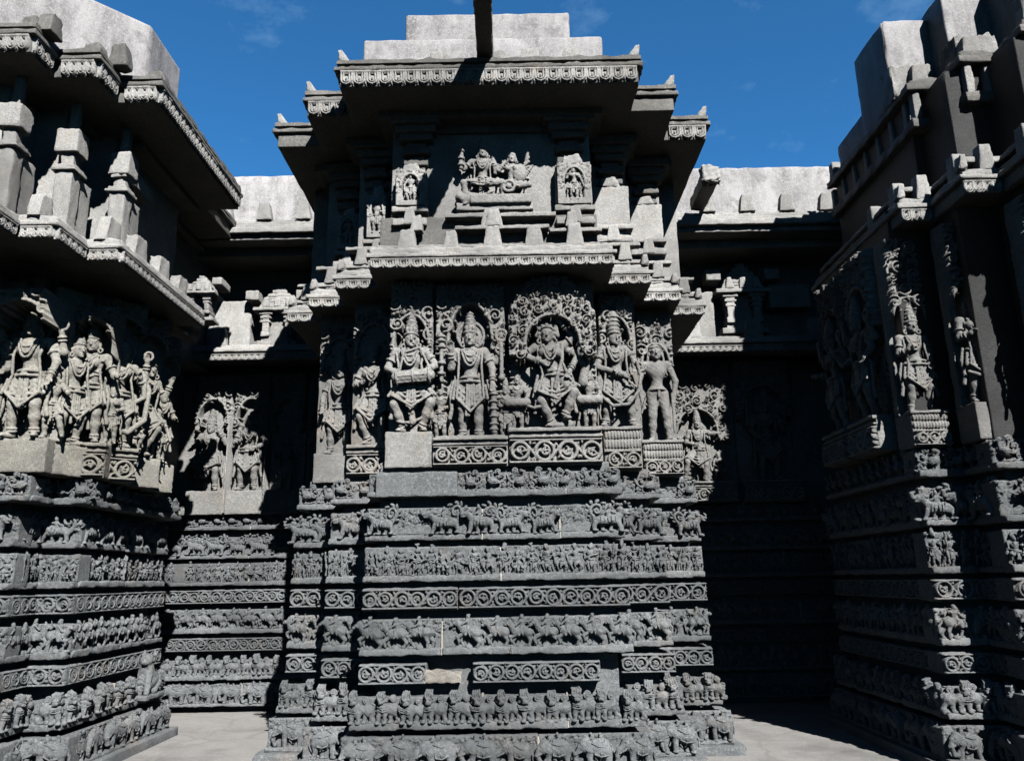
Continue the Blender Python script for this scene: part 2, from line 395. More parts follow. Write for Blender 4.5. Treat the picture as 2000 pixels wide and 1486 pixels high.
BASE_POSE = dict(pel=(0, -.10, .52), che=(0, -.105, .735), hed=(0, -.125, .935), shl=(-.138, -.10, .81), shr=(.138, -.10, .81),
                 ell=(-.205, -.115, .64), elr=(.205, -.115, .64), hal=(-.20, -.16, .50), har=(.20, -.16, .50),
                 hpl=(-.066, -.1, .50), hpr=(.066, -.1, .50), knl=(-.075, -.125, .275), knr=(.075, -.125, .275),
                 anl=(-.075, -.085, .045), anr=(.075, -.085, .045))
def human(V, ox, oz, s, pose=None, crown='kirita', female=False, seed=0, oy=0.0, xarms=(), nude=False, garland=True, fine=True, headturn=0.0, halo=False):
    P = dict(BASE_POSE); P.update(pose or {}); rng = random.Random(seed)
    J = {k: A3(ox + s * v[0], oy + s * v[1], oz + s * v[2]) for k, v in P.items()}
    k = 0.028 * s
    pel, che, hed = J['pel'], J['che'], J['hed']
    wst = pel * .5 + che * .5 + A3(0, .012 * s, -.01 * s)
    V.ell(pel, A3(.102, .078, .078) * s, k); V.cap(pel, wst, .078 * s, .058 * s, k); V.cap(wst, che, .058 * s, .078 * s, k)
    V.ell(che + A3(0, 0, .01 * s), A3(.115, .074, .092) * s, k)
    nk = (J['shl'] + J['shr']) * .5 + A3(0, -.005 * s, .02 * s)
    V.cap(che + A3(0, 0, .06 * s), nk, .07 * s, .05 * s, k); V.cap(nk, hed - A3(0, 0, .04 * s), .036 * s, .036 * s, k * .5)
    V.cap(J['shl'], J['shr'], .043 * s, .043 * s, k)
    if female:
        for sg in (-1, 1): V.ell(che + A3(sg * .062, -.062, .012) * s, A3(.054, .05, .052) * s, .006 * s)
    for sd in 'lr':
        hp, kn, an = J['hp' + sd], J['kn' + sd], J['an' + sd]
        V.cap(hp, kn, .07 * s, .046 * s, k); V.cap(kn, kn * .55 + an * .45, .044 * s, .043 * s, k * .7); V.cap(kn * .55 + an * .45, an, .043 * s, .028 * s, k * .7)
        sg = -1 if sd == 'l' else 1
        ft = an + A3(.035 * sg, -.075, -.028) * s; V.cap(an + A3(0, .01, -.018) * s, ft, .03 * s, .022 * s, .01 * s)
        if fine:
            for t in range(4): V.cap(ft, ft + A3(sg * (-.018 + .013 * t), -.02, -.004) * s, .0085 * s)
            if not nude:
                dv = kn - an; V.tor(an + dv * .06, dv, .034 * s, .011 * s); V.tor(an + dv * .16, dv, .036 * s, .009 * s)
    def arm(sh, el, ha, bend=0):
        V.cap(sh, el, .041 * s, .033 * s, k * .7); V.cap(el, ha, .033 * s, .023 * s, k * .6)
        dv = (ha - el); L = np.linalg.norm(dv) + 1e-9; u = dv / L; pm = ha + u * .028 * s
        V.ell(pm, A3(.026, .02, .03) * s, .01 * s)
        side = np.cross(u, A3(0, 1, 0)); side = side / (np.linalg.norm(side) + 1e-9)
        for t in range(4):
            o = side * (-.018 + .012 * t) * s; ln = (.036, .044, .041, .032)[t]
            a = pm + o + u * .018 * s; b = a + u * ln * .6 * s; c = b + (u * .45 + A3(0, -.5, 0)) * ln * .6 * s
            V.cap(a, b, .0085 * s); V.cap(b, c, .0078 * s, .0065 * s)
        th = pm + side * .022 * s; V.cap(th - u * .012 * s, th + (side * .6 + u * .5 + A3(0, -.4, 0)) * .03 * s, .0095 * s, .008 * s)
        if fine and not nude:
            V.tor(sh + (el - sh) * .55, el - sh, .043 * s, .011 * s); V.tor(ha - u * .03 * s, u, .03 * s, .009 * s); V.tor(ha - u * .06 * s, u, .031 * s, .008 * s)
    arm(J['shl'], J['ell'], J['hal']); arm(J['shr'], J['elr'], J['har'])
    for side_, e, h_ in xarms:
        arm(J['sh' + side_] + A3(0, .03, -.01) * s, A3(ox + s * e[0], oy + s * e[1], oz + s * e[2]), A3(ox + s * h_[0], oy + s * h_[1], oz + s * h_[2]))
    # head
    ht = A3(headturn, 0, 0)
    V.ell(hed, A3(.064, .07, .082) * s, .008 * s); V.ell(hed + A3(0, -.025, -.045) * s, A3(.042, .045, .036) * s, .012 * s)
    fc = hed + ht * s * .04
    V.cap(fc + A3(0, -.07, .015) * s, fc + A3(0, -.082, -.018) * s, .008 * s, .013 * s, .006 * s)
    V.cap(fc + A3(-.016, -.066, -.043) * s, fc + A3(.016, -.066, -.043) * s, .0085 * s, None, .004 * s)
    V.ell(fc + A3(0, -.058, -.068) * s, A3(.02, .018, .014) * s, .008 * s)
    for sg in (-1, 1):
        V.ell(fc + A3(sg * .027, -.06, .008) * s, A3(.018, .012, .010) * s, .003 * s)
        V.cap(fc + A3(sg * .012, -.068, .026) * s, fc + A3(sg * .045, -.052, .024) * s, .006 * s, None, .004 * s)
        V.ell(hed + A3(sg * .068, 0, -.01) * s, A3(.014, .02, .034) * s, .004 * s)
        if fine and not nude: V.tor(hed + A3(sg * .076, -.01, -.06) * s, (0.3 * sg, 1, 0), .02 * s, .010 * s)
    if crown == 'kirita':
        V.tor(hed + A3(0, 0, .042) * s, (0, .15, 1), .062 * s, .014 * s)
        for i, (z, r) in enumerate(((.075, .064), (.115, .060), (.155, .052), (.19, .042), (.22, .03))):
            V.ell(hed + A3(0, .005, z) * s, A3(r, r, .03) * s, .004 * s)
            if fine: V.tor(hed + A3(0, .005, z + .018) * s, (0, 0, 1), r * .93 * s, .008 * s)
        for sg in (-1, 0, 1): V.ell(hed + A3(sg * .035, -.05, .085) * s, A3(.015, .02, .028) * s, .004 * s)
        V.ell(hed + A3(0, .005, .25) * s, A3(.015, .015, .018) * s, .004 * s)
    elif crown == 'tall':
        V.tor(hed + A3(0, 0, .042) * s, (0, .15, 1), .066 * s, .014 * s)
        V.cap(hed + A3(0, .01, .05) * s, hed + A3(-.01, .02, .25) * s, .068 * s, .056 * s)
        for i in range(4): V.tor(hed + A3(0, .012, .09 + .045 * i) * s, (0, 0, 1), (.066 - .003 * i) * s, .009 * s)
    elif crown == 'bun':
        V.tor(hed + A3(0, 0, .045) * s, (0, .2, 1), .06 * s, .012 * s)
        V.ell(hed + A3(.01, .01, .085) * s, A3(.06, .06, .045) * s, .01 * s); V.ell(hed + A3(.03, .02, .125) * s, A3(.035, .035, .03) * s, .01 * s)
    elif crown == 'turban':
        for i in range(3): V.tor(hed + A3(0, .005, .045 + .028 * i) * s, (0, .2, 1), (.06 - .013 * i) * s, .02 * s, .004 * s)
    elif crown == 'hair':
        for i in range(9):
            a = -0.5 + i * (math.pi + 1.0) / 8; V.ell(hed + A3(.078 * math.cos(a), .0, .01 + .085 * math.sin(a)) * s, A3(.022, .03, .022) * s, .006 * s)
        V.tor(hed + A3(0, 0, .05) * s, (0, .3, 1), .06 * s, .009 * s)
    else:
        V.ell(hed + A3(0, .012, .035) * s, A3(.068, .066, .058) * s, .01 * s)
        V.tor(hed + A3(0, 0, .04) * s, (0, .2, 1), .064 * s, .007 * s)
    if halo:
        V.tor(hed + A3(0, .07, .05) * s, (0, 1, 0), .13 * s, .016 * s); V.ell(hed + A3(0, .085, .05) * s, A3(.13, .022, .13) * s)
    if nude: return J
    # jewels and drapery
    def chy(x, z):                    # front surface of the chest
        q = 1 - (x / .135) ** 2 - ((z - .745) / .16) ** 2
        return -.105 - .083 * math.sqrt(max(q, .05)) - (.03 if female and abs(x) > .02 and z < .80 else 0)
    sh = che - A3(ox, oy, oz + .735 * s) - A3(0, -.105 * s, 0)
    def U(hw, z0, z1, r, n=9):
        pts = []
        for t in np.linspace(-1, 1, n):
            x = hw * t; z = z1 + (z0 - z1) * abs(t) ** 2.4; pts.append(A3(ox, oy, oz) + sh + A3(x, chy(x, z) - .004, z) * s)
        V.line(pts, r * s)
    V.tor(nk + A3(0, -.008, -.022) * s, (0, .35, 1), .056 * s, .010 * s); U(.075, .82, .755, .009)
    if garland: U(.085, .82, .665, .011); U(.06, .82, .70, .008)
    # belt, sashes, tassels
    V.tor(pel + A3(0, 0, .035) * s, (0, 0, 1), .10 * s, .014 * s); V.tor(pel + A3(0, 0, -.005) * s, (0, 0, 1), .108 * s, .013 * s)
    kl, kr = J['knl'], J['knr']; hl, hr = J['hpl'], J['hpr']
    cx = (hl + hr) * .5; fr = A3(0, -.085, 0) * s
    for i, t in enumerate((.22, .5, .8)):
        a = hl + (kl - hl) * t * .75; b = hr + (kr - hr) * t * .75; mid = (a + b) * .5 + A3(0, -.07, -.075) * s
        a = a + A3(-.04, -.06, 0) * s; b = b + A3(.04, -.06, 0) * s
        V.line([a, a * .6 + mid * .4 + A3(0, 0, -.02) * s, mid, b * .6 + mid * .4 + A3(0, 0, -.02) * s, b], .0115 * s)
    V.ell(cx + A3(0, -.09, .03) * s, A3(.03, .022, .03) * s)
    for x in (-.03, -.01, .012, .032):
        V.cap(cx + A3(x, -.085, .0) * s, cx + A3(x * 1.3, -.09, -.20 - rng.random() * .1) * s, .011 * s, .014 * s)
    for sg, kn, hp in ((-1, kl, hl), (1, kr, hr)):
        for i in range(3):
            x = sg * (.02 + .03 * i); V.cap(hp + A3(x, -.06, -.02) * s, hp + (kn - hp) * .62 + A3(x * 1.2, -.055, 0) * s, .013 * s, .015 * s)
        dv = kn - hp; V.tor(hp + dv * .72, dv, .062 * s, .011 * s)
        e = hp + A3(sg * .1, -.03, .03) * s; V.line([e, e + A3(sg * .03, 0, -.12) * s, e + A3(sg * .015, .0, -.26) * s, e + A3(sg * .035, 0, -.34) * s], .014 * s, .02 * s)
    if garland:
        V.line([J['shl'] + A3(.02, -.05, -.02) * s, che + A3(-.11, -.065, -.06) * s, pel + A3(-.12, -.075, 0) * s, kl * .6 + hl * .4 + A3(-.06, -.07, 0) * s, (kl + kr) * .5 + A3(0, -.085, -.04) * s,
                kr * .6 + hr * .4 + A3(.06, -.07, 0) * s, pel + A3(.12, -.075, 0) * s, che + A3(.11, -.065, -.06) * s, J['shr'] + A3(-.02, -.05, -.02) * s], .012 * s)
    return J

# ---- small creatures of the friezes: local x along the frieze, y=0 is the back slab, z=0 the ledge
def c_elephant(v):
    V = Vox((-.24, -.15, -.02), (.22, .03, .34), .006); k = .02
    V.ell((.03, -.045, .18), (.125, .075, .088), k); V.ell((.10, -.045, .175), (.075, .078, .09), k)
    V.ell((-.10, -.055, .205), (.062, .065, .07), k); V.ell((-.085, -.05, .255), (.035, .045, .03), .015)
    tr = [[(-.145, -.07, .2), (-.185, -.075, .14), (-.195, -.07, .08), (-.175, -.07, .035), (-.15, -.07, .045)],
          [(-.145, -.07, .2), (-.19, -.08, .16), (-.215, -.08, .10), (-.22, -.08, .06), (-.20, -.08, .03)],
          [(-.145, -.07, .2), (-.175, -.08, .13), (-.155, -.085, .07), (-.115, -.085, .06), (-.10, -.085, .09)]][v % 3]
    V.line([A3(*p) for p in tr], .032, .016, .012)
    V.cap((-.13, -.10, .16), (-.19, -.115, .135), .010, .006)
    V.ell((-.055, -.105, .195), (.038, .018, .06), .004, 0.25); V.tor((-.055, -.115, .195), (0, 1, .0), .035, .006)
    V.ell((-.13, -.105, .225), (.012, .01, .009))
    ph = (0.0, .02, -.015)[v % 3]
    for x, y, dx in ((-.055, -.075, ph), (.0, -.03, -ph), (.075, -.03, ph), (.125, -.075, -ph)):
        V.cap((x, y, .15), (x + dx, y, .03), .036, .028, .01); V.ell((x + dx, y - .005, .016), (.032, .03, .018), .006)
    V.line([A3(.17, -.05, .2), A3(.188, -.05, .14), A3(.178, -.05, .08)], .009, .012)
    for x in (-.01, .045, .10): V.line([A3(x, -.08, .265), A3(x - .004, -.117, .2), A3(x, -.115, .14), A3(x + .008, -.09, .1)], .006)
    V.line([A3(-.03, -.105, .24), A3(.05, -.123, .215), A3(.16, -.09, .22)], .007)
    V.line([A3(-.01, -.115, .13), A3(.045, -.128, .115), A3(.11, -.115, .13)], .007)
    for x, h in ((-.03, .05), (.06, .04)):
        V.ell((x, -.05, .27 + h * .2), (.022, .03, .03), .008); V.ell((x - .005, -.06, .305 + h * .2), (.014, .015, .016), .004); V.cap((x, -.07, .28), (x - .04, -.08, .25), .009, .007)
    V.rough(.0012); return V.mesh()
def c_lion(v):
    V = Vox((-.16, -.15, -.02), (.16, .03, .33), .0058); k = .018
    V.ell((-.05, -.06, .135), (.056, .062, .072), k); V.ell((.065, -.045, .125), (.058, .06, .066), k); V.cap((-.04, -.05, .13), (.06, -.045, .13), .05, .05, k)
    hx = (-.06, -.05, -.085)[v % 3]
    V.ell((hx, -.085, .215), (.046, .05, .042), .01); V.ell((hx, -.125, .195), (.03, .02, .02), .006); V.cap((hx - .025, -.132, .186), (hx + .025, -.132, .186), .007)
    for sg in (-1, 1):
        V.ell((hx + sg * .02, -.128, .225), (.013, .012, .012)); V.ell((hx + sg * .046, -.07, .21), (.012, .03, .03))
    V.ell((hx, -.08, .262), (.046, .04, .034), .006)
    for x in (-.036, -.012, .012, .036): V.line([A3(hx + x, -.118, .235), A3(hx + x, -.118, .275), A3(hx + x * .9, -.08, .297)], .0105)
    for z in (.165, .15, .132): V.line([A3(hx + .055 * math.sin(a), -.085 - .043 * math.cos(a), z - .02 * math.cos(a)) for a in np.linspace(-1.4, 1.4, 8)], .006)
    for x, y, dx in ((-.085, -.09, -.008), (-.03, -.085, .01), (.045, -.06, -.012), (.095, -.055, .008)):
        V.cap((x, y, .11), (x + dx, y, .03), .027, .02, .008); V.ell((x + dx - .008, y - .012, .014), (.027, .028, .016), .004)
    tx = (.05, .055, .045)[v % 3]
    V.line([A3(.12, -.05, .12), A3(.128, -.05, .17), A3(.10, -.055, .19)], .010)
    if v != 1: V.tor((tx, -.06, .222), (0, 1, 0), .032, .010); V.ell((tx, -.055, .222), (.028, .016, .028)); V.tor((tx, -.072, .222), (0, 1, 0), .013, .005)
    else: V.ell((tx, -.055, .225), (.036, .028, .036)); V.tor((tx, -.07, .225), (0, 1, 0), .025, .006)
    for i in range(4): V.ell((-.12 + .08 * i, -.035 - .03 * (i % 2), .012 + .012 * (i % 2)), (.026, .03, .026 + .01 * (i % 2)), .004)
    V.rough(.0012); return V.mesh()
def c_horse(v):
    V = Vox((-.2, -.14, -.02), (.2, .03, .33), .0058); k = .016; w = (0, .012, -.01, .02)[v % 4]
    V.ell((.055, -.05, .15), (.06, .06, .058), k); V.ell((-.045, -.05, .155), (.05, .052, .052), k); V.cap((.05, -.05, .155), (-.04, -.05, .155), .045, .043, k)
    V.cap((-.07, -.055, .17), (-.115, -.06, .245), .036, .027, .012); V.cap((-.115, -.062, .25), (-.162, -.068, .215 + w), .025, .016, .008)
    for i in range(4): V.ell((-.075 - .012 * i, -.07, .205 + .017 * i), (.013, .02, .014))
    V.ell((-.108, -.06, .275), (.008, .012, .016)); V.tor((-.14, -.067, .23 + w * .5), (-1, 0, -.7), .022, .005)
    V.line([A3(-.065, -.07, .13), A3(-.115, -.075, .10 + w), A3(-.10, -.075, .05 + w)], .02, .012, .008); V.line([A3(-.045, -.04, .12), A3(-.085, -.04, .07), A3(-.06, -.04, .015)], .02, .012, .008)
    V.line([A3(.055, -.07, .12), A3(.095 - w, -.075, .07), A3(.07, -.075, .015)], .024, .013, .008); V.line([A3(.08, -.04, .12), A3(.12, -.04, .075), A3(.11, -.04, .015)], .024, .013, .008)
    V.line([A3(.112, -.05, .17), A3(.14, -.05, .13), A3(.138, -.05, .06)], .013, .009)
    V.line([A3(-.02, -.1, .2), A3(-.01, -.108, .15), A3(.01, -.09, .11)], .006); V.line([A3(-.07, -.098, .19), A3(-.085, -.1, .15)], .006)
    rx = (-.01, .0, .01, -.015)[v % 4]
    V.cap((rx, -.055, .2), (rx - .005, -.06, .255), .032, .03, .01); V.ell((rx - .008, -.068, .29), (.02, .022, .024), .004); V.ell((rx - .004, -.06, .312), (.018, .02, .012), .004)
    V.cap((rx, -.085, .19), (rx - .03, -.10, .12), .018, .012, .008); V.cap((rx - .02, -.085, .25), (rx - .06, -.095, .215), .012, .009, .004)
    if v % 2: V.cap((rx + .025, -.07, .25), (rx + .075, -.07, .27), .012, .010, .004); V.cap((rx + .06, -.075, .24), (rx + .09, -.07, .31), .006)
    else: V.tor((rx + .05, -.06, .235), (0, 1, 0), .034, .007); V.ell((rx + .05, -.05, .235), (.03, .014, .03))
    for i in range(3): V.ell((-.1 + .09 * i, -.03 - .03 * (i % 2), .012), (.035, .03, .02 + .008 * i), .004)
    V.rough(.0012); return V.mesh()
def c_beast(v):
    V = Vox((-.2, -.14, -.02), (.2, .03, .30), .0062); k = .016
    V.ell((.045, -.05, .105), (.075, .058, .05), k); V.ell((-.045, -.05, .115), (.06, .056, .055), k)
    V.cap((-.07, -.055, .13), (-.115, -.062, .18), .042, .033, .012); V.ell((-.132, -.066, .185), (.04, .036, .032), .008)
    V.line([A3(-.155, -.075, .195), A3(-.185, -.08, .19), A3(-.19, -.08, .225), A3(-.165, -.08, .235)], .015, .008, .005); V.cap((-.15, -.08, .165), (-.18, -.085, .16), .013, .008, .004)
    V.ell((-.125, -.1, .2), (.011, .01, .011)); V.ell((-.095, -.07, .21), (.03, .03, .025), .006)
    for x, y, dx in ((-.085, -.075, -.02), (-.035, -.05, .015), (.055, -.05, -.01), (.10, -.075, .012)):
        V.cap((x, y, .09), (x + dx, y, .025), .024, .017, .008); V.ell((x + dx - .01, y - .01, .012), (.026, .026, .013), .004)
    c = (.105, .0, .19)
    pts = [A3(.12, -.045, .12)] + [A3(.10 + .062 * (1 - .8 * t) * math.cos(-1.2 + t * 8), -.05, .20 + .062 * (1 - .8 * t) * math.sin(-1.2 + t * 8)) for t in np.linspace(0, 1, 16)]
    V.line(pts, .015, .009)
    for i in range(6):
        a = -.9 + i * .62; V.ell((.10 + .085 * math.cos(a), -.035, .2 + .078 * math.sin(a)), (.026, .022, .014), .003, a + .8)
    V.cap((0, -.055, .15), (-.005, -.06, .195), .024, .024, .006); V.ell((-.006, -.066, .23), (.018, .02, .021), .003); V.ell((-.005, -.06, .25), (.014, .015, .012)); V.cap((-.02, -.075, .195), (-.065, -.08, .18), .010, .008); V.cap((.015, -.075, .195), (.05, -.07, .17), .010, .008)
    for i in range(5): V.line([A3(-.06 + .03 * i, -.10, .15), A3(-.065 + .03 * i, -.112, .11), A3(-.06 + .03 * i, -.10, .08)], .005)
    if v % 2:
        for i in range(5): V.ell((-.17 + .035 * i, -.04, .262 + .012 * math.sin(i * 2)), (.018, .02, .014), .003, i)
    for i in range(4): V.ell((-.15 + .09 * i, -.03, .012), (.03, .03, .018), .004)
    V.rough(.0012); return V.mesh()
def c_goose(v):
    V = Vox((-.13, -.11, -.02), (.14, .03, .23), .0056); k = .012
    V.ell((-.02, -.045, .085), (.05, .05, .045), k); V.cap((-.045, -.05, .1), (-.06, -.055, .15), .02, .014, .01)
    hx = (-.06, -.035)[v % 2]
    V.line([A3(-.06, -.055, .15), A3(-.068, -.06, .175), A3(hx, -.06, .19)], .015, .014); V.ell((hx, -.062, .186), (.02, .018, .017)); V.cap((hx - .012, -.064, .182), (hx - .042, -.066, .172), .009, .004)
    V.line([A3(-.03, -.09, .095), A3(.01, -.095, .08), A3(.03, -.08, .1)], .007); V.line([A3(-.03, -.088, .075), A3(.01, -.09, .062), A3(.03, -.08, .08)], .007)
    for x in (-.03, -.005): V.cap((x, -.045, .05), (x - .004, -.045, .012), .011, .009); V.ell((x - .012, -.055, .008), (.02, .018, .007))
    for q, (cx, cz, R, sg) in enumerate(((.065, .13, .05, 1), (.035, .185, .032, -1), (.085, .055, .034, -1))):
        V.line([A3(cx + R * (1 - .8 * t) * math.cos(2.6 + sg * t * 8 + v), -.04, cz + R * (1 - .8 * t) * math.sin(2.6 + sg * t * 8 + v)) for t in np.linspace(0, 1, 14)], .0105, .007)
        V.ell((cx, -.04, cz), (.012, .02, .012))
    V.line([A3(.02, -.05, .08), A3(.05, -.05, .07), A3(.105, -.045, .11), A3(.115, -.04, .17)], .011, .007)
    for i in range(5): V.ell((.015 + .028 * i, -.03, .012 + .008 * (i % 2)), (.02, .025, .012), .003, .5)
    V.rough(.001); return V.mesh()
PEOPLE_POSES = [
    dict(hal=(-.24, -.16, .78), ell=(-.22, -.12, .66), har=(.14, -.2, .62)),
    dict(hal=(-.1, -.2, .62), har=(.1, -.2, .66), ell=(-.2, -.12, .66), elr=(.2, -.12, .66)),
    dict(knl=(-.13, -.15, .29), anl=(-.06, -.09, .05), knr=(.14, -.15, .28), anr=(.12, -.09, .05), har=(.27, -.15, .9), elr=(.24, -.12, .74)),
    dict(hal=(-.3, -.14, .80), ell=(-.25, -.12, .74), har=(.3, -.14, .74), elr=(.24, -.12, .70), knr=(.15, -.14, .30), anr=(.2, -.09, .05)),
    dict(pel=(.02, -.1, .4), che=(-.02, -.11, .6), hed=(-.04, -.13, .80), shl=(-.16, -.1, .68), shr=(.12, -.1, .68), knl=(-.14, -.2, .3), anl=(-.13, -.1, .05), knr=(.16, -.2, .28), anr=(.1, -.1, .05), hpl=(-.06, -.1, .38), hpr=(.07, -.1, .38), ell=(-.22, -.14, .5), hal=(-.12, -.22, .44), elr=(.2, -.14, .5), har=(.14, -.2, .42)),
    dict(hal=(-.12, -.2, .8), ell=(-.2, -.14, .68), har=(.26, -.16, .46), elr=(.22, -.12, .62), che=(.015, -.105, .735), hed=(-.02, -.125, .925)),
    dict(hal=(.05, -.2, .58), ell=(-.17, -.16, .62), har=(.1, -.2, .5), elr=(.21, -.14, .62))]
def c_person(v):
    V = Vox((-.075, -.07, -.01), (.075, .02, .24), .0046)
    human(V, 0, 0, .195, PEOPLE_POSES[v % len(PEOPLE_POSES)], crown=('kirita', 'bun', 'turban', 'kirita', 'bun', 'hair', 'tall')[v % 7], seed=v, garland=False, fine=False, oy=.004)
    if v in (0, 3): V.cap((-.052, -.04, .02), (-.056, -.045, .2), .006)
    if v == 5: V.tor((.045, -.04, .1), (0, 1, 0), .024, .006); V.ell((.045, -.035, .1), (.02, .012, .02))
    V.rough(.001); return V.mesh()
_lib = {}
def creature(kind, v, mat):
    key = (kind, v, mat.name)
    if key not in _lib:
        fn = dict(elephant=c_elephant, lion=c_lion, horse_and_rider=c_horse, horned_beast=c_beast, goose=c_goose, human_figure=c_person)[kind]
        base = {'elephant': 3, 'lion': 3, 'horse_and_rider': 4, 'horned_beast': 2, 'goose': 2, 'human_figure': 7}[kind]
        P, Q = fn(v % base); rr = np.random.RandomState(v * 13 + len(kind)); q = 5.0 / max(P[:, 0].ptp() if hasattr(P, 'ptp') else np.ptp(P[:, 0]), .1)
        for ax in (0, 2):
            for _ in range(3):
                k_ = rr.randn(3) * q * (1.0 + _); P[:, ax] += (.006, .004, .003)[_] * (np.ptp(P[:, 2]) / .3) * np.sin(P @ k_ + rr.rand() * 6.3) * np.clip(P[:, 2] / .08, .3, 1)
        _lib[key] = np_mesh(kind, P, Q, mat)
    return _lib[key]

# ------------------------------------------------------------------ friezes
# course: name, creature, bottom, top, spacing, creature's own height, number of variants
COURSES = [("elephant_frieze", "elephant", 0.085, 0.375, 0.335, 0.335, 7), ("lion_frieze", "lion", 0.41, 0.70, 0.21, 0.31, 8),
           ("scroll_frieze", None, 0.755, 0.925, 0, 0, 0), ("horse_frieze", "horse_and_rider", 0.985, 1.29, 0.215, 0.315, 9),
           ("scroll_frieze", None, 1.355, 1.535, 0, 0, 0), ("story_frieze", "human_figure", 1.585, 1.895, 0.128, 0.235, 14),
           ("beast_frieze", "horned_beast", 1.935, 2.235, 0.30, 0.285, 6), ("goose_frieze", "goose", 2.315, 2.54, 0.2, 0.215, 6)]
RNG = random.Random(11)
def ploc(parent, p): return (p[0] - parent.location.x, p[1] - parent.location.y, p[2] - parent.location.z)
def frieze(parent, course, p, ang, L, zmap=lambda z: z, mat=None, flip=False, depth=0.5, start=0.0, breaks=(), plain=()):
    """one run of a carved course; p is its left end on the outer face, ang its direction"""
    name, kind, z0, z1, sp, ch, nv = course; z0, z1 = zmap(z0), zmap(z1); h = z1 - z0; mat = mat or M_LOW; rng = RNG
    mb = MB(); cuts = [start] + [b * L for b in breaks] + [L]
    if kind is None and not breaks and L - start > 1.2: cuts = [start, start + (L - start) * rng.uniform(.35, .65), L]
    if kind is None:
        for a, b in zip(cuts[:-1], cuts[1:]):
            g = .004; mb.add(rbox(a + g, b - g, .05, depth, rng.uniform(-.006, .004), h + rng.uniform(-.008, .004), rnd=.010, amp=.005)); R_ = scroll_rel(b - a - 2 * g, h - .008, rng); mb.add(R_.grid(), (a + g, .051, .004))
        return mb.obj(name, mat, parent, ploc(parent, (p[0], p[1], z0)), ang)
    led = .055 if kind != "elephant" else .03
    for a, b in zip(cuts[:-1], cuts[1:]):
        g = .003; tz = h - rng.uniform(0, .03); dy = rng.uniform(-.014, .012); lz = led + rng.uniform(-.008, .008)
        mb.add(rbox(a + g, b - g, dy, .13, rng.uniform(-.006, .004), lz, rnd=.011, amp=.006))
        mb.add(rbox(a + g, b - g, .072, depth, .002, tz * (.86 if kind == 'lion' else 1), rnd=.012, amp=.004))
        R_ = Rel(b - a - 2 * g, h * .97 - led, .007)
        hh = R_.h
        if kind == "lion": R_.foliage(rng, lambda x, z: z < hh * .55, .012, .026, 120, .02)
        elif kind == "elephant": R_.foliage(rng, lambda x, z: z > hh * .75, .012, .026, 90, .018)
        elif kind != 'human_figure' or rng.random() < .3: R_.foliage(rng, lambda x, z: z > hh * (.45 if kind != "human_figure" else .7), .016, .034, int(70 * (b - a) + 20), .022)
        if kind == "lion": R_.mask = np.repeat((R_.z < hh * .8)[:, None], R_.nx, 1)
        mb.add(R_.grid(), (a + g, .070, led))
    o = mb.obj(name, mat, parent, ploc(parent, (p[0], p[1], z0)), ang)
    if len(cuts) > 2:
        for q in cuts[1:-1]:
            mo = MB(); mo.add(rbox(q - .006, q + .006, .006, .14, .002, led, rnd=.003)); mo.add(rbox(q - .007, q + .007, .055, .15, led * .6, h * .9, rnd=.003)); mo.obj('mortar_joint', M_MORTAR, o)
    n = max(1, int(round((L - start) / sp))); sc = (h - led * .6) / ch
    if kind == "human_figure": sc *= 1.02
    for i in range(n):
        x = start + (L - start) * (i + .5 + rng.uniform(-.06, .06)) / n
        if any(a <= x / L <= b for a, b in plain): continue
        c = bpy.data.objects.new(kind, creature(kind, rng.randrange(nv), mat))
        if rng.random() < .03 and kind != 'elephant': continue
        fx = -1 if (flip if not callable(flip) else flip(x / L)) else 1
        j = sc * rng.uniform(.95, 1.05)
        link(c, o, (x, .088, led - .006), 0, (fx * j * rng.uniform(.93, 1.1), j * rng.uniform(1.05, 1.3), j)); c.scale.y *= 1.25 if kind == 'human_figure' else 0.92; c.scale.x *= 1.15 if kind == 'human_figure' else 1.0; c.rotation_euler = (rng.uniform(-.05, .05), rng.uniform(-.06, .06), rng.uniform(-.12, .12))
    return o
def thing(name, label, cat, loc, group=None, rotz=0.0):
    o = bpy.data.objects.new(name, None); o.empty_display_size = .3; COL.objects.link(o); o.location = loc; o.rotation_euler = (0, 0, rotz)
    o['label'] = label; o['category'] = cat
    if group: o['group'] = group
    return o
def part(parent, name, pieces, mat, loc=None):
    """world-space pieces -> one child mesh"""
    mb = MB(); b = np.array(parent.location)
    for p in pieces: mb.add(p, -b)
    return mb.obj(name, mat, parent)
def at(px, py, Y):
    d = _f + (px - 1000) / 1555 * _R - (py - 743) / 1555 * _U; k = Y / d[1]; return d * k + np.array([0, 0, EYE])
def merlon(parent, x, y, z, w, h, t=.12, rotz=0.0, mat=None, taper=.62):
    mb = MB(); mb.add(rbox(-w / 2, w / 2, 0, t, 0, h, res=.04, rnd=.012, amp=.006, top=taper * RNG.uniform(.94, 1.05)))
    return mb.obj("merlon", mat or M_UP, parent, ploc(parent, (x, y, z)), rotz)
def fringe(parent, p, ang, L, h, mat=None):
    mb = MB(); mb.add(fringe_rel(L, h, RNG, .125 if parent.name == 'temple_bay' else .088, .03).grid(skirt=.012)); return mb.obj("petal_fringe", mat or M_UP, parent, ploc(parent, p), ang)

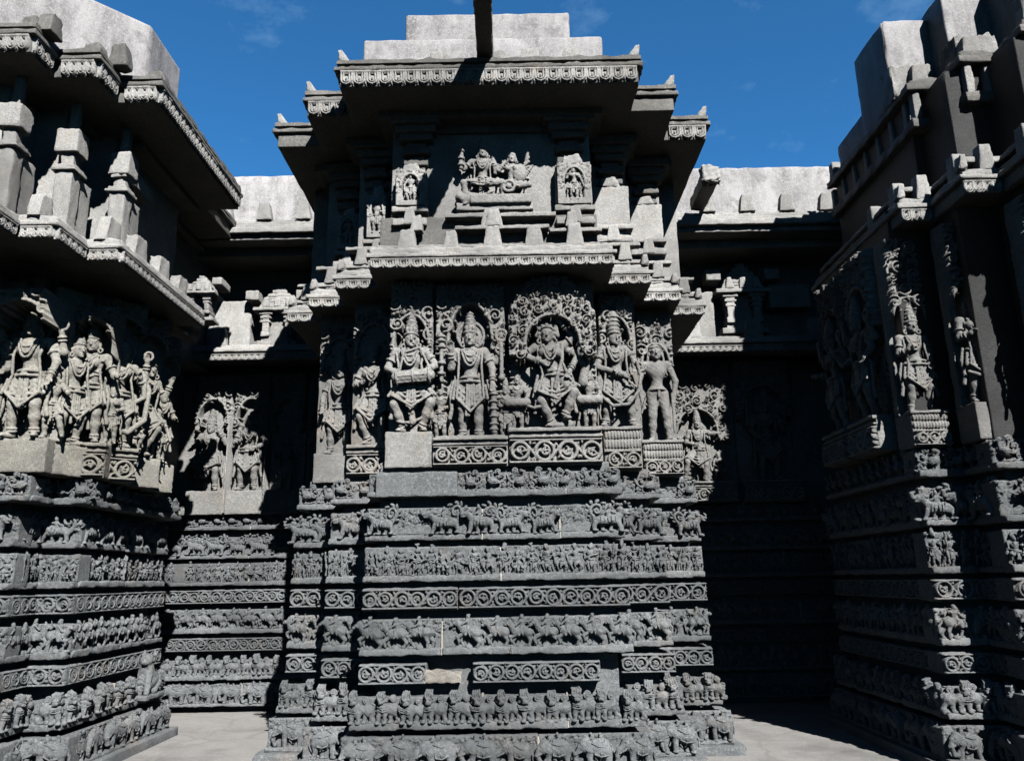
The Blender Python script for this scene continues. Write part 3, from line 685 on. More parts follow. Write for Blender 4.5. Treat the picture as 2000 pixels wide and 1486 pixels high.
# ------------------------------------------------------------------ ground
gm = stone("worn_paving", (0.32, 0.31, 0.30), (0.255, 0.248, 0.24), (0.37, 0.36, 0.345), 0.25)
_n, _l = gm.node_tree.nodes, gm.node_tree.links
_b = _n['Principled BSDF']; _src = _b.inputs['Base Color'].links[0].from_socket
vo = _n.new('ShaderNodeTexVoronoi'); vo.feature = 'DISTANCE_TO_EDGE'; vo.inputs['Scale'].default_value = 0.8
ge = _n.new('ShaderNodeNewGeometry'); nz = _n.new('ShaderNodeTexNoise'); nz.inputs['Scale'].default_value = 1.6; nz.inputs['Detail'].default_value = 4
va = _n.new('ShaderNodeVectorMath'); va.operation = 'MULTIPLY_ADD'; va.inputs[1].default_value = (.35, .35, 0)
_l.new(ge.outputs['Position'], nz.inputs['Vector']); _l.new(nz.outputs['Color'], va.inputs[0]); _l.new(ge.outputs['Position'], va.inputs[2]); _l.new(va.outputs[0], vo.inputs['Vector'])
mr = _n.new('ShaderNodeMapRange'); mr.inputs[1].default_value = .008; mr.inputs[2].default_value = .02; mr.inputs[3].default_value = 0; mr.inputs[4].default_value = 1
_l.new(vo.outputs['Distance'], mr.inputs[0])
mxx = _n.new('ShaderNodeMix'); mxx.data_type = 'RGBA'; mxx.inputs[6].default_value = (.27, .26, .245, 1); _l.new(mr.outputs[0], mxx.inputs[0]); _l.new(_src, mxx.inputs[7]); _l.new(mxx.outputs[2], _b.inputs['Base Color'])
me = bpy.data.meshes.new("ground"); R0 = 1500
me.from_pydata([(-R0, -R0, 0), (R0, -R0, 0), (R0, R0, 0), (-R0, R0, 0)], [], [(0, 1, 2, 3)]); me.materials.append(gm)
lawn = stone("dry_lawn", (0.055, 0.062, 0.03), (0.035, 0.042, 0.02), (0.08, 0.085, 0.045), 0.6); me.materials[0] = lawn
gr = bpy.data.objects.new("ground", me); COL.objects.link(gr); gr['kind'] = 'structure'
mb = MB(); mb.add(([(-14, 5.2, .004), (14, 5.2, .004), (14, 16, .004), (-14, 16, .004)], [(0, 1, 2, 3)])); o = mb.obj("pavement", gm); o['kind'] = 'structure'

# ------------------------------------------------------------------ central bay
CX = -0.17
bay = thing("temple_bay", "central projecting temple bay of carved grey stone with stepped corners and two eaves", "temple bay", (CX, 8.4, 0))
# front planes of the three steps and their half widths at mid height of the plinth
STEP = [(7.05, 1.16), (7.57, 1.60), (8.08, 2.06)]
def flare(z):      # the plinth spreads a little towards the ground
    return 0.15 * max(0, (0.9 - z) / 0.8) ** 1.2 - 0.03 * max(0, (z - 1.3) / 1.2)
core = []
for i, (Y, hw) in enumerate(STEP):
    core.append(rbox(CX - hw + .12, CX + hw - .12, Y + .17, 10.9, -.05, 2.62 - .003 * i, res=.2))
    core.append(rbox(CX - hw - .20, CX + hw + .20, Y - .22, Y + .3, -.05, .09 - .004 * i, res=.05, rnd=.02))
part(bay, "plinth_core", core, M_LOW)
for ci, c in enumerate(COURSES):
    zc = (c[2] + c[3]) / 2; f = flare(zc)
    (Y, hw) = STEP[0]
    br = {0: (.3, .63), 1: (.45, .74), 3: (.3, .55), 4: (.36,), 5: (.52,), 6: (.45, .75), 7: (.35, .78)}.get(ci, ())
    if ci == 2:     # lower scroll course: the stone has fallen out in two places
        frieze(bay, c, (CX - hw - f, Y - f), 0, .58)
        frieze(bay, c, (CX - hw - f + .96, Y - f), 0, 1.08)
    else:
        frieze(bay, c, (CX - hw - f, Y - f), 0, 2 * (hw + f), breaks=br, flip=(lambda t: t > .5) if ci in (6, 7) else False,
               plain=((0, .36),) if ci == 7 else (((.30, .35),) if ci == 3 else ()))
    for k in (1, 2):
        Yk, hk = STEP[k]; inner = STEP[k - 1][1]
        for sg in (-1, 1):
            xa, xb = (CX - hk - f, CX - inner - f * .9) if sg < 0 else (CX + inner + f * .9, CX + hk + f)
            if sg > 0: xa -= .06
            frieze(bay, c, (xa, Yk - f), 0, xb - xa, flip=(sg > 0) if ci in (6, 7) else RNG.random() < .3, depth=.45)
# blank block of the goose course and broken white chunk in the gap
part(bay, "plain_block", [rbox(CX - 1.05, CX - .33, 7.055, 7.5, 2.318, 2.535, rnd=.008)], M_LOW)
ch = MB(); V_, Q_ = rbox(0, .345, 0, .3, 0, .095, res=.02, rnd=.008, amp=.009); V_[:, 2] *= 1 - .3 * np.clip(V_[:, 0] / .36, 0, 1) ** 2 + .1 * np.sin(V_[:, 0] * 31 + V_[:, 1] * 20); ch.add((V_, Q_)); o = ch.obj("broken_stone", M_PATCH, None, (-.815, 7.06, .765))
o['label'] = "cream broken stone lump wedged in the gap of the lower scroll band"; o['category'] = "broken stone"

# main wall storey
wall = []
WST = [(7.36, .98), (7.80, 1.44), (8.28, 1.90)]
for i, (Y, hw) in enumerate(WST):
    wall.append(rbox(CX - hw, CX + hw, Y, 10.95, 2.55, 4.72 - .003 * i, res=.12, rnd=.01))
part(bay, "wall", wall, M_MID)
# middle eave
MST = [(6.88, 1.15, 4.42), (7.40, 1.58, 4.42), (7.92, 1.98, 4.42), (8.40, 2.34, 4.42)]
for i, (Y, hw, z) in enumerate(MST):
    e = part(bay, "lower_eave", [rbox(CX - hw, CX + hw, Y + .03, 10.6, z + .004 * i, z + .10, rnd=.01),
                                 rbox(CX - hw - .02, CX + hw + .02, Y, Y + .4, z + .09 - .003 * i, z + .135 - .003 * i, rnd=.012, amp=.006),
                                 rbox(CX - hw + .01, CX + hw - .01, Y + .05, Y + .5, z + .13 - .003 * i, z + .21 - .003 * i, rnd=.02, amp=.008)], M_UP)
    if i == 0:
        fringe(bay, (CX - hw + .02, Y + .028, z - .02), 0, 2 * hw - .04, .10)
    else:
        pin = MST[i - 1][1]
        for sg in (-1, 1):
            xa = CX - hw + .02 if sg < 0 else CX + pin - .05
            fringe(bay, (xa, Y + .028, z - .02), 0, hw - pin + .03, .10)
            h_ = MB(); h_.add(rbox(-.05, .05, 0, .1, 0, .12, res=.02, rnd=.02, top=.45)); h_.obj("corner_horn", M_UP, bay, ploc(bay, (CX + sg * (hw - .06), Y + .02, z + .19)))
# rails and merlons standing on the middle eave
part(bay, "parapet_rail", [rbox(CX - 1.08, CX + 1.02, 6.97, 7.06, 4.63, 4.665, rnd=.008), rbox(CX - 0.35, CX + 0.55, 7.0, 7.1, 4.83, 4.87, rnd=.008),
                           rbox(CX - .45, CX + .62, 7.02, 7.12, 4.965, 5.01, rnd=.008), rbox(CX + .55, CX + 1.05, 7.02, 7.12, 4.80, 4.84, rnd=.008)], M_UP)
for px, w, h, zb in ((795, .2, .22, 4.60), (880, .16, .2, 4.60), (962, .2, .24, 4.60), (1043, .2, .24, 4.60), (1122, .18, .24, 4.62), (962, .15, .16, 4.86), (812, .13, .16, 4.82), (1118, .13, .16, 4.84)):
    x = at(px, 470, 6.98)[0]; merlon(bay, x, 6.95 if zb < 4.7 else 6.99, zb, w, h, .1)
part(bay, "parapet_back", [rbox(CX - 1.08, CX + 1.02, 7.12, 7.2, 4.6, 5.02, rnd=.01)], M_EAVE)
for k, (Y, hw) in enumerate(((7.50, 1.5), (8.0, 1.92), (8.5, 2.26))):
    for sg in (-1, 1):
        xm = CX + sg * (hw - .12); pin = (1.08, 1.5, 1.92)[k]; xa, xb = sorted((CX + sg * pin, CX + sg * hw))
        part(bay, "parapet_rail", [rbox(xa, xb, Y, Y + .12, 4.66 - .002 * k, 4.70, rnd=.008), rbox(xa, xb, Y + .02, Y + .13, 4.86, 4.90 - .002 * k, rnd=.008)], M_UP)
        merlon(bay, (xa + xb) / 2 + .04 * sg, Y - .02, 4.69, .15, .19, .1); merlon(bay, (xa + xb) / 2, Y + .01, 4.63, .2, .08, .06, taper=.8)
# upper storey
UST = [(7.26, 1.0), (7.74, 1.42), (8.2, 1.86), (8.7, 2.15)]
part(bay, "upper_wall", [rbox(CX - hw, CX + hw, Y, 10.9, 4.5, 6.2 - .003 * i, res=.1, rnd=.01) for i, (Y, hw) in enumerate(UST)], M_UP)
# pilasters with moulded capitals beneath the upper eave
for px, Y in ((812, 7.16), (1112, 7.16), (1192, 7.62), (1258, 8.1), (735, 7.62), (682, 8.1)):
    x = at(px, 300, Y)[0]; mb = MB()
    for w, a, b in ((.09, 5.0, 5.62), (.12, 5.62, 5.68), (.08, 5.68, 5.74), (.14, 5.74, 5.80), (.10, 5.80, 5.88), (.17, 5.88, 5.95), (.21, 5.95, 6.03), (.26, 6.03, 6.13)):
        mb.add(rbox(x - w - CX, x + w - CX, Y + .14 - w * .9 - 8.4, Y + .3 - 8.4, a, b, rnd=.012))
    mb.obj("pilaster", M_EAVE, bay)
# upper eave, three stepped slabs
EST = [(6.60, 1.47), (7.09, 1.90), (7.66, 2.36)]
for i, (Y, hw) in enumerate(EST):
    z = 6.14 + .004 * i
    part(bay, "upper_eave", [rbox(CX - hw + .05, CX + hw - .05, Y + .04, 10.9, z, z + .20, res=.12, rnd=.01),
                             rbox(CX - hw, CX + hw, Y, Y + .5, z + .155, z + .20 + .003, rnd=.012, amp=.006),
                             rbox(CX - hw + .07, CX + hw - .07, Y + .08, 10.85, z + .2, z + .25, res=.06), rbox(CX - hw + .01, CX + hw - .01, Y + .02, 10.85, z + .238, z + .288, rnd=.02, amp=.008, res=.06),
                             rbox(CX - hw + .35, CX + hw - .35, Y + .45, 10.85, z - .07, z + .1, res=.12),
                             rbox(CX - hw + .5, CX + hw - .5, Y + .62, 10.85, z - .15 + .002 * i, z + .1, res=.12)], M_EAVE)
    if i == 0: fringe(bay, (CX - hw + .06, Y + .036, z), 0, 2 * hw - .12, .16)
    for sg in (-1, 1):
        if i:
            pin = EST[i - 1][1]; xa = CX - hw + .06 if sg < 0 else CX + pin + .0
            if not (i == 2 and sg < 0) and not (i == 1 and sg > 0): fringe(bay, (xa, Y + .036, z), 0, hw - pin - .05, .16)
        h_ = MB(); h_.add(rbox(-.07, .07, 0, .12, 0, .15, res=.02, rnd=.03, top=.3)); V_ = h_.v[0]; V_[:, 0] += sg * .06 * (V_[:, 2] / .15)
        h_.obj("corner_horn", M_UP, bay, ploc(bay, (CX + sg * (hw - .1), Y + .03, z + .26)))
for px, w, h in ((853, .2, .22), (790, .3, .1), (1035, .25, .24), (1115, .24, .24), (970, .26, .22), (865, .18, .2)):
    x = at(px, 100, 6.8)[0]; merlon(bay, x, 6.78, 6.40, w, h, .14)
part(bay, "parapet_rail", [rbox(CX - .95, CX - .1, 6.72, 6.86, 6.41, 6.50, rnd=.02, amp=.01), rbox(CX + .15, CX + 1.2, 6.86, 6.96, 6.43, 6.47, rnd=.01)], M_UP)
part(bay, "plaster_roof", [rbox(-1.16, .74, 7.95, 10.8, 6.4, 7.98, res=.15, rnd=.03, amp=.002), rbox(-1.6, 1.08, 7.75, 10.8, 6.38, 7.50, res=.15, rnd=.03, amp=.002)], M_PLASTER)
# water spout: a stone beam reaching out over the eave
sp = thing("water_spout", "long dark stone water spout jutting out above the middle of the central eave", "water spout", (-.2, 7.2, 6.5))
mb = MB(); mb.add(rbox(-.075, .075, -1.75, .3, -.06, .14, res=.05, rnd=.015, amp=.008)); o = mb.obj("beam", M_EAVE, sp)
mb = MB(); mb.add(rbox(-.075, -.04, -1.74, .3, .138, .19, res=.05)); mb.add(rbox(.04, .075, -1.74, .3, .138, .19, res=.05)); mb.obj("channel_lip", M_EAVE, sp)


# ------------------------------------------------------------------ sculpture panels
def statue(name, label, pos, rotz, w, hb, H, figs, base='scroll', arch=None, mat=None, dome=False, res=0.0075, pd=.22, T=.11, cat="relief sculpture", group=None, thin=.1, seed=0, pillars=False, drop=False):
    """pos: middle of the panel on its back plane, at the foot of the pedestal"""
    mat = mat or M_MID; rng = random.Random(seed * 7 + 1)
    t = thing(name, label, cat, pos, group or 'relief figures along the temple walls', rotz)
    mb = MB(); mb.add(rbox(-w / 2 + .003, w / 2 - .003, -pd, thin, 0, hb, rnd=.01, amp=.004))
    if base == 'scroll':
        R_ = scroll_rel(w - .012, hb * .66, rng, .9, .04); R_.H[R_.H < .012] -= .015
        mb.add(R_.grid(), (-w / 2 + .006, -pd - .012, hb * .04))
        mb.add(rbox(-w / 2, w / 2, -pd - .03, -pd + .1, hb * .74, hb * .8, rnd=.006)); mb.add(rbox(-w / 2, w / 2, -pd - .035, -pd + .1, hb * .90, hb + .003, rnd=.008))
    elif base == 'petal':
        R_ = scroll_rel(w - .012, hb * .42, rng, .9, .04); mb.add(R_.grid(), (-w / 2 + .006, -pd - .006, hb * .03))
        for a in (.5, .72):
            Rp = Rel(w - .01, hb * .2, .006)
            n = int(w / .028)
            for i in range(n): Rp.blob((i + .5) * w / n, hb * .1, .012, hb * .1, .02)
            mb.add(Rp.grid(), (-w / 2 + .005, -pd - .004, hb * a))
        mb.add(rbox(-w / 2 - .01, w / 2 + .01, -pd - .03, -pd + .1, hb * .93, hb + .004, rnd=.006))
    mb.obj("pedestal", mat, t)
    # back slab with a creeper canopy standing out over the figure
    mb = MB()
    if not drop: mb.add(rbox(-w / 2 + .004, w / 2 - .004, .0, thin, hb - .002, hb + H, rnd=.012, amp=.004))
    if arch:
        spring, aw, ah = arch           # height of the springing above the pedestal, half width, rise
        z0 = max(0.0, spring - (0.42 * H if pillars else .14)); R_ = Rel(w - .02, H - z0 - .01, .0075); cx = w / 2 - .01
        X, Z = np.meshgrid(R_.x, R_.z); zs = spring - z0
        q = ((X - cx) / aw) ** 2 + (np.maximum(Z - zs, 0) / ah) ** 2
        out = (q > 1) & (Z > zs - .1)
        R_.H[:] = np.where(out, T, -.012)
        rim = [(cx + (aw + .02) * math.cos(a), zs + (ah + .02) * math.sin(a)) for a in np.linspace(0, math.pi, 30)]
        R_.stroke(rim, .017, .035, T)
        ins = lambda x, z: ((x - cx) / (aw + .025)) ** 2 + (max(z - zs, 0) / (ah + .025)) ** 2 > 1 and .012 < x < R_.w - .012 and z < R_.h - .012 and z > zs - .12
        R_.foliage(rng, ins, .013 if not dome else .011, .085 if not dome else .06, 420 if not dome else 900, .07, T - .02)
        if pillars:
            for sg in (-1, 1):
                px_ = cx + sg * (R_.w / 2 - .055)
                R_.seg((px_, 0), (px_, zs - .1), .04, .04, .06)
                for k in range(9): R_.seg((px_ - .04, zs - .12 - .055 * k), (px_ + .04, zs - .12 - .055 * k), .012 + .006 * (k % 3), .014, .085)
        if dome:
            R_.mask = ((X - cx) / (w * .53)) ** 2 + ((Z - zs) / (R_.h - zs)) ** 2 < 1.0 + .06 * np.sin(X * 60) * np.sin(Z * 45)
            R_.mask |= Z < zs
            R_.H[~R_.mask] = -.02
        mb.add(R_.grid(.002, .03), (-w / 2 + .01, 0, hb + z0))
    if mb.n: mb.obj("carved_slab", mat, t)
    for nm, lo, hi, fn in figs:
        V = Vox((lo[0], -.32, lo[1] - .03), (hi[0], .03, hi[1]), res); fn(V); V.rough(.0016)
        P, Q = V.mesh(); P[:, 2] += hb; c_ = (lo[0] + hi[0]) / 2; P[:, 0] = c_ + (P[:, 0] - c_) * .93
        link(bpy.data.objects.new(nm, np_mesh(nm, P, Q, mat)), t)
    return t
def drum(V, a, b, r):
    a, b = A3(*a), A3(*b); V.cap(a, b, r * .8, r * .8); d = b - a
    for q in (0, .5, 1): V.tor(a + d * q, d, r * (.95 if q != .5 else .8), r * .16)
    for i in range(6):
        an = i * 1.05; o = A3(0, math.cos(an), math.sin(an)) * r * .85; V.cap(a + o, b + o, .006)

def f_drummer(V):
    J = human(V, .01, 0, 1.03, dict(pel=(.01, -.1, .47), che=(-.01, -.12, .68), hed=(-.005, -.14, .862), shl=(-.165, -.11, .755), shr=(.14, -.11, .76), ell=(-.235, -.13, .60), hal=(-.115, -.2, .53),
          elr=(.235, -.13, .62), har=(.15, -.2, .56), hpl=(-.06, -.1, .45), hpr=(.07, -.1, .45), knl=(-.155, -.16, .255), anl=(-.075, -.1, .05), knr=(.19, -.16, .27), anr=(.10, -.1, .05)), 'kirita', seed=1, headturn=.3)
    drum(V, (-.12, -.24, .50), (.20, -.24, .52), .072)
    V.line([A3(-.1, -.2, .58), A3(-.06, -.22, .75), A3(.1, -.2, .8), A3(.2, -.2, .6)], .012)
    V.line([A3(-.2, -.1, .16), A3(-.1, -.16, .1), A3(.02, -.17, .09), A3(.12, -.15, .14), A3(.2, -.12, .3)], .013)
    V.line([A3(.02, -.16, .36), A3(.02, -.17, .2), A3(.03, -.16, .1)], .022, .034)
def f_vishnu(V):
    human(V, 0, 0, 1.03, dict(ell=(-.19, -.12, .66), hal=(-.185, -.2, .80), elr=(.215, -.115, .64), har=(.215, -.16, .50)), 'kirita', seed=2,
          xarms=(('l', (-.24, -.10, .72), (-.275, -.14, .88)), ('r', (.25, -.09, .72), (.29, -.13, .86))), halo=True)
    V.cap((-.29, -.15, .55), (-.29, -.15, .92), .018, .022)
    for z in (.62, .72, .88, .94, .98): V.ell((-.29, -.15, z), (.045, .045, .022))
    V.cap((.315, -.15, .58), (.315, -.15, .90), .02, .02); V.tor((.315, -.15, .985), (0, 1, 0), .055, .016); V.ell((.315, -.14, .985), (.03, .03, .03)); V.cap((.26, -.15, .985), (.37, -.15, .985), .01); V.cap((.315, -.15, .93), (.315, -.15, 1.04), .01)
    V.ell((.315, -.15, .57), (.035, .035, .03))
    V.cap((.235, -.17, .06), (.232, -.17, .50), .032, .026)
    for z in (.08, .13, .2, .27, .34, .41): V.ell((.234, -.17, z), (.048, .045, .018))
    V.box((0, -.1, .008), (.33, .1, .018), .01)
def f_att(seed, turn=0, dr=False, s=.5, female=False, crown='kirita'):
    def fn(V, x=0.0):
        pose = [dict(hal=(-.12, -.2, .62), har=(.25, -.16, .74), elr=(.23, -.12, .62)), dict(har=(.12, -.2, .62), hal=(-.25, -.16, .74), ell=(-.23, -.12, .62)), dict(hal=(-.1, -.22, .53), har=(.11, -.22, .53))][2 if dr else seed % 2]
        human(V, x, 0, s, pose, crown, female=female, seed=seed, garland=False)
        if dr: V.cap((x - .09 * s * 2, -.25 * s, .50 * s), (x + .09 * s * 2, -.25 * s, .50 * s), .062 * s * 1.3, .062 * s * 1.3)
    return fn
def f_dancer(V):
    human(V, .0, 0, 1.02, dict(pel=(.015, -.1, .50), che=(-.03, -.12, .70), hed=(-.055, -.145, .885), shl=(-.17, -.11, .775), shr=(.105, -.11, .79), ell=(-.30, -.13, .70), hal=(-.11, -.2, .615),
          elr=(.215, -.12, .87), har=(.10, -.14, 1.0), hpl=(-.055, -.1, .47), hpr=(.08, -.1, .47), knl=(-.12, -.16, .26), anl=(-.02, -.11, .06), knr=(.19, -.2, .33), anr=(.10, -.14, .12)), 'hair', female=True, seed=3,
          xarms=(('r', (.25, -.1, .70), (.16, -.18, .53)),))
    V.line([A3(-.16, -.14, .90), A3(-.145, -.13, 1.0), A3(-.055, -.12, 1.05), A3(.035, -.13, 1.0), A3(.055, -.14, .90)], .022)
    V.line([A3(.10, -.15, .82), A3(.09, -.21, .65), A3(.04, -.22, .50), A3(.01, -.2, .38)], .016, .02)
    V.line([A3(-.3, -.12, .24), A3(-.2, -.17, .2), A3(-.1, -.18, .22)], .015); V.line([A3(.3, -.1, .45), A3(.33, -.11, .6), A3(.27, -.11, .68)], .05, .035)
    V.ell((.02, -.1, .03), (.12, .1, .04), .01); V.ell((.12, -.08, .05), (.07, .08, .06), .01)
def f_archer(V):
    human(V, -.02, 0, 1.0, dict(hed=(.0, -.13, .915), hal=(.05, -.24, .52), ell=(-.2, -.15, .62), har=(.19, -.2, .60), elr=(.2, -.14, .68), knl=(-.1, -.15, .28), anl=(-.13, -.1, .06), knr=(.13, -.14, .27), anr=(.16, -.09, .05), hpl=(-.07, -.1, .48)), 'tall', seed=4, headturn=.5)
    V.cap((-.06, -.25, .56), (.22, -.22, .36), .011)
    V.line([A3(.19, -.24, .64), A3(.22, -.25, .50), A3(.19, -.25, .34), A3(.08, -.24, .22), A3(-.08, -.22, .21), A3(-.2, -.2, .32), A3(-.22, -.19, .5)], .017)
def f_nude(V):
    human(V, 0, 0, 1.02, dict(ell=(-.205, -.12, .63), hal=(-.175, -.13, .42), elr=(.205, -.12, .63), har=(.17, -.13, .44), knl=(-.07, -.12, .27), anl=(-.08, -.09, .045), knr=(.08, -.12, .27), anr=(.1, -.09, .045), hpl=(-.055, -.1, .49), hpr=(.055, -.1, .49)), 'cap', nude=True, seed=5)
    V.tor((0, -.1, .965), (0, .25, 1), .075, .014); V.cap((-.08, -.12, .95), (-.10, -.12, .82), .014); V.cap((.08, -.12, .95), (.10, -.12, .82), .014)
    V.cap((-.15, -.18, .45), (-.2, -.16, .3), .012); V.cap((.16, -.14, .1), (.15, -.16, .5), .012); V.tor((0, -.11, .545), (0, 0, 1), .098, .010); V.cap((0, -.19, .545), (0, -.18, .47), .022, .014)
def f_gen(seed, s=1.0, female=False, crown='kirita', pose=None, x=0.0, four=False, lean=0.0, extra=None):
    def fn(V):
        rr = random.Random(seed * 31 + 5)
        p = dict(hal=(-.14 + rr.uniform(-.1, .1), -.2, .60 + rr.uniform(-.12, .15)), har=(.22 + rr.uniform(-.1, .06), -.18, .6 + rr.uniform(-.12, .22)),
                 elr=(.225, -.12, .64), knl=(-.09, -.14, .28), knr=(.10, -.15, .28), anl=(-.1, -.09, .05), anr=(.09, -.09, .05), pel=(.012 - lean, -.1, .515), che=(-.012 + lean, -.11, .735), hed=(lean, -.13, .935))
        p.update(pose or {})
        xa = (('l', (-.25, -.10, .73), (-.25, -.15, .88)), ('r', (.26, -.09, .73), (.25, -.14, .88))) if four else ()
        human(V, x, 0, s, p, crown, female=female, seed=seed, xarms=xa, halo=four)
        if four:
            V.cap((x - .26 * s, -.16 * s, .80 * s), (x - .26 * s, -.16 * s, 1.0 * s), .02 * s, .03 * s); V.tor((x + .26 * s, -.15 * s, .95 * s), (0, 1, 0), .04 * s, .014 * s)
        if extra: extra(V)
    return fn
def f_couple(V):
    for x, fem, cr, s in ((-.10, False, 'kirita', .68), (.19, True, 'bun', .60)):
        human(V, x, .05, s, dict(pel=(0, -.1, .36), che=(0, -.12, .60), hed=(.01, -.14, .80), shl=(-.16, -.11, .68), shr=(.15, -.11, .68), hpl=(-.07, -.12, .34), hpr=(.07, -.12, .34),
              knl=(-.27, -.24, .28) if not fem else (-.16, -.24, .26), anl=(-.22, -.16, -.02) if not fem else (-.12, -.16, -.02), knr=(.28, -.24, .28), anr=(.06, -.26, .24),
              ell=(-.27, -.13, .56), hal=(-.30, -.18, .74), elr=(.24, -.14, .52), har=(.30, -.16, .60)), cr, female=fem, seed=7, garland=not fem)
    V.cap((-.31, -.13, .42), (-.31, -.13, .66), .02, .026)
    for z in (.45, .52, .6, .66): V.ell((-.31, -.13, z), (.036, .04, .02))
    V.line([A3(-.3, -.1, .2), A3(-.22, -.16, .12), A3(-.1, -.17, .1), A3(0, -.14, .16)], .016); V.tor((.16, -.16, .2), (0, 1, 0), .055, .016); V.ell((.16, -.15, .2), (.03, .03, .03))
    V.ell((-.22, -.1, .07), (.12, .09, .07), .03); V.ell((-.32, -.12, .1), (.05, .06, .05), .02); V.box((.08, -.09, .055), (.3, .11, .05), .02); V.ell((.27, -.1, .36), (.07, .04, .09), .01)
    for i in range(5): V.line([A3(.3 + .01 * i, -.08, .42 + .03 * i), A3(.36, -.1, .44 + .05 * i)], .014)

# ------------------------------------------------------------------ recess walls
def recess(label, xa, xb, sgn):
    t = thing("temple_wall", label, "temple wall", ((xa + xb) / 2, 11.2, 0)); dk = M_MID
    part(t, "wall", [rbox(xa, xb, 11.0, 11.6, -.05, 2.5, res=.2), rbox(xa, xb, 11.04, 11.6, 2.49, 4.7, res=.15), rbox(xa, xb, 10.92, 11.6, 4.69, 6.3, res=.15)], dk)
    for c in COURSES:
        mid = xa + (xb - xa) * .5
        frieze(t, c, (xa + .02, 10.82), 0, xb - xa - .04, zmap=lambda z: z * .992, breaks=(.55,) if c[1] else (.4,), depth=.35)
    # ledge above the sculptures
    part(t, "lower_eave", [rbox(xa, xb, 10.42, 11, 4.60, 4.66, rnd=.008), rbox(xa, xb, 10.38, 11, 4.655, 4.72, rnd=.012), rbox(xa, xb, 10.50, 11, 4.715, 4.79, rnd=.02)], M_UP)
    fringe(t, (xa + .05, 10.41, 4.53), 0, xb - xa - .1, .10)
    for i in range(3): merlon(t, (xa if sgn > 0 else -4.6) + (.55 + .85 * i), 10.5, 4.77, .26, .27, .1, taper=.7)
    # broken dressed stones behind the shrine
    part(t, "wall_stone", [*( [rbox(-4.3, -3.68, 10.70, 11, 4.78, 5.5, rnd=.02, amp=.008), rbox(-4.72, -4.34, 10.66, 11, 4.78, 5.62, rnd=.02, amp=.008), rbox(-2.9, -2.3, 10.72, 11, 4.78, 5.45, rnd=.02)] if sgn < 0 else [rbox(2.1, 2.86, 10.66, 11, 4.78, 5.5, rnd=.02, amp=.008), rbox(3.66, 4.25, 10.68, 11, 5.25, 5.6, rnd=.02, amp=.008)])], M_UP)
    # roof eave
    part(t, "upper_eave", [rbox(xa, xb, 10.02, 11.6, 6.12, 6.20, rnd=.012), rbox(xa, xb, 9.94, 11.6, 6.195, 6.28, rnd=.012), rbox(xa, xb, 10.04, 11.6, 6.27, 6.36, rnd=.012, amp=.006), rbox(xa, xb, 10.10, 11.6, 6.35, 6.43, rnd=.02, amp=.008),
                           rbox(xa, xb, 10.2, 11.5, 6.425, 6.5, rnd=.02, amp=.01), rbox(xa, xb, 10.3, 11.5, 6.0, 6.13, res=.2)], M_UP)
    for i in range(6): merlon(t, xa + (xb - xa) * (.08 + .17 * i), 10.16, 6.49, .22, .26, .14)
    part(t, "plaster_roof", [rbox(xa - .3, xb + .3, 10.8, 13.5, 6.4, 7.52, res=.15, rnd=.05, amp=.002)], M_PLASTER)
    return t
recess("shadowed recessed wall of friezes left of the central bay, reliefs above its plinth", -5.3, -2.1, -1)
rw_ = recess("deeply shaded recessed wall right of the central bay under the long white roof", 1.95, 5.2, 1)

def X_(px, Y, py=880): return at(px, py, Y)[0]
def panel(px0, px1, Yf): a, b = X_(px0, Yf), X_(px1, Yf); return (a + b) / 2, b - a
zb = 2.585
x, w = panel(751, 843.5, 7.14)
statue("relief_statue", "plain-based relief of a drummer with bent knees beating a barrel drum", (x, 7.36, zb), 0, w, .33, 1.50, [("figure", (-.30, 0), (.30, 1.3), f_drummer)], base='plain', arch=(.86, .15, .27), seed=1, res=.0062)
x, w = panel(844.5, 992, 7.14)
a1, a2 = f_att(1), f_att(2)
statue("relief_statue", "relief of a four-armed standing god with tall crown and mace under a round arch", (x, 7.36, zb), 0, w, .265, 1.52,
       [("figure", (-.40, 0), (.42, 1.4), f_vishnu), ("attendant", (-.38, 0), (-.18, .6), lambda V: a1(V, -.285)), ("attendant", (.25, 0), (.42, .6), lambda V: a2(V, .325))], arch=(.96, .19, .34), seed=2, pillars=True, res=.0062)
x, w = panel(994, 1178, 7.14)
d1, d2 = f_att(3, dr=True, s=.52, crown='bun'), f_att(4, dr=True, s=.55, crown='bun')
statue("relief_statue", "relief of a dancing woman with one arm raised, between two short drummers", (x, 7.36, zb), 0, w, .34, 1.50,
       [("figure", (-.36, 0), (.38, 1.3), f_dancer), ("attendant", (-.48, 0), (-.20, .62), lambda V: d1(V, -.34)), ("attendant", (.2, 0), (.46, .66), lambda V: d2(V, .335))], arch=(.80, .24, .27), seed=3, dome=True, pillars=True, T=.2, res=.0062)
x, w = panel(1180, 1254, 7.58)
statue("relief_statue", "relief of a tall-hatted archer holding a long curved bow and arrow", (x, 7.80, zb), 0, w, .42, 1.40, [("figure", (-.28, 0), (.26, 1.35), f_archer)], base='petal', arch=(.84, .13, .30), seed=4, res=.0062)
x, w = panel(1256, 1334, 8.06)
statue("relief_statue", "relief of an unclothed standing man with both arms hanging straight down", (x, 8.28, zb), 0, w, .36, 1.36, [("figure", (-.28, 0), (.28, 1.2), f_nude)], base='petal', arch=(.82, .13, .22), seed=5, res=.0062)
statue("relief_statue", "relief of a figure in profile shaded beside the plain-based drummer panel", (CX - 1.22, 7.90, zb), 0, .46, .30, 1.45, [("figure", (-.24, 0), (.26, 1.3), f_gen(11, .98, True, 'bun', dict(knl=(-.13, -.17, .3), anl=(-.05, -.1, .06))))], arch=(.95, .17, .3), seed=6)
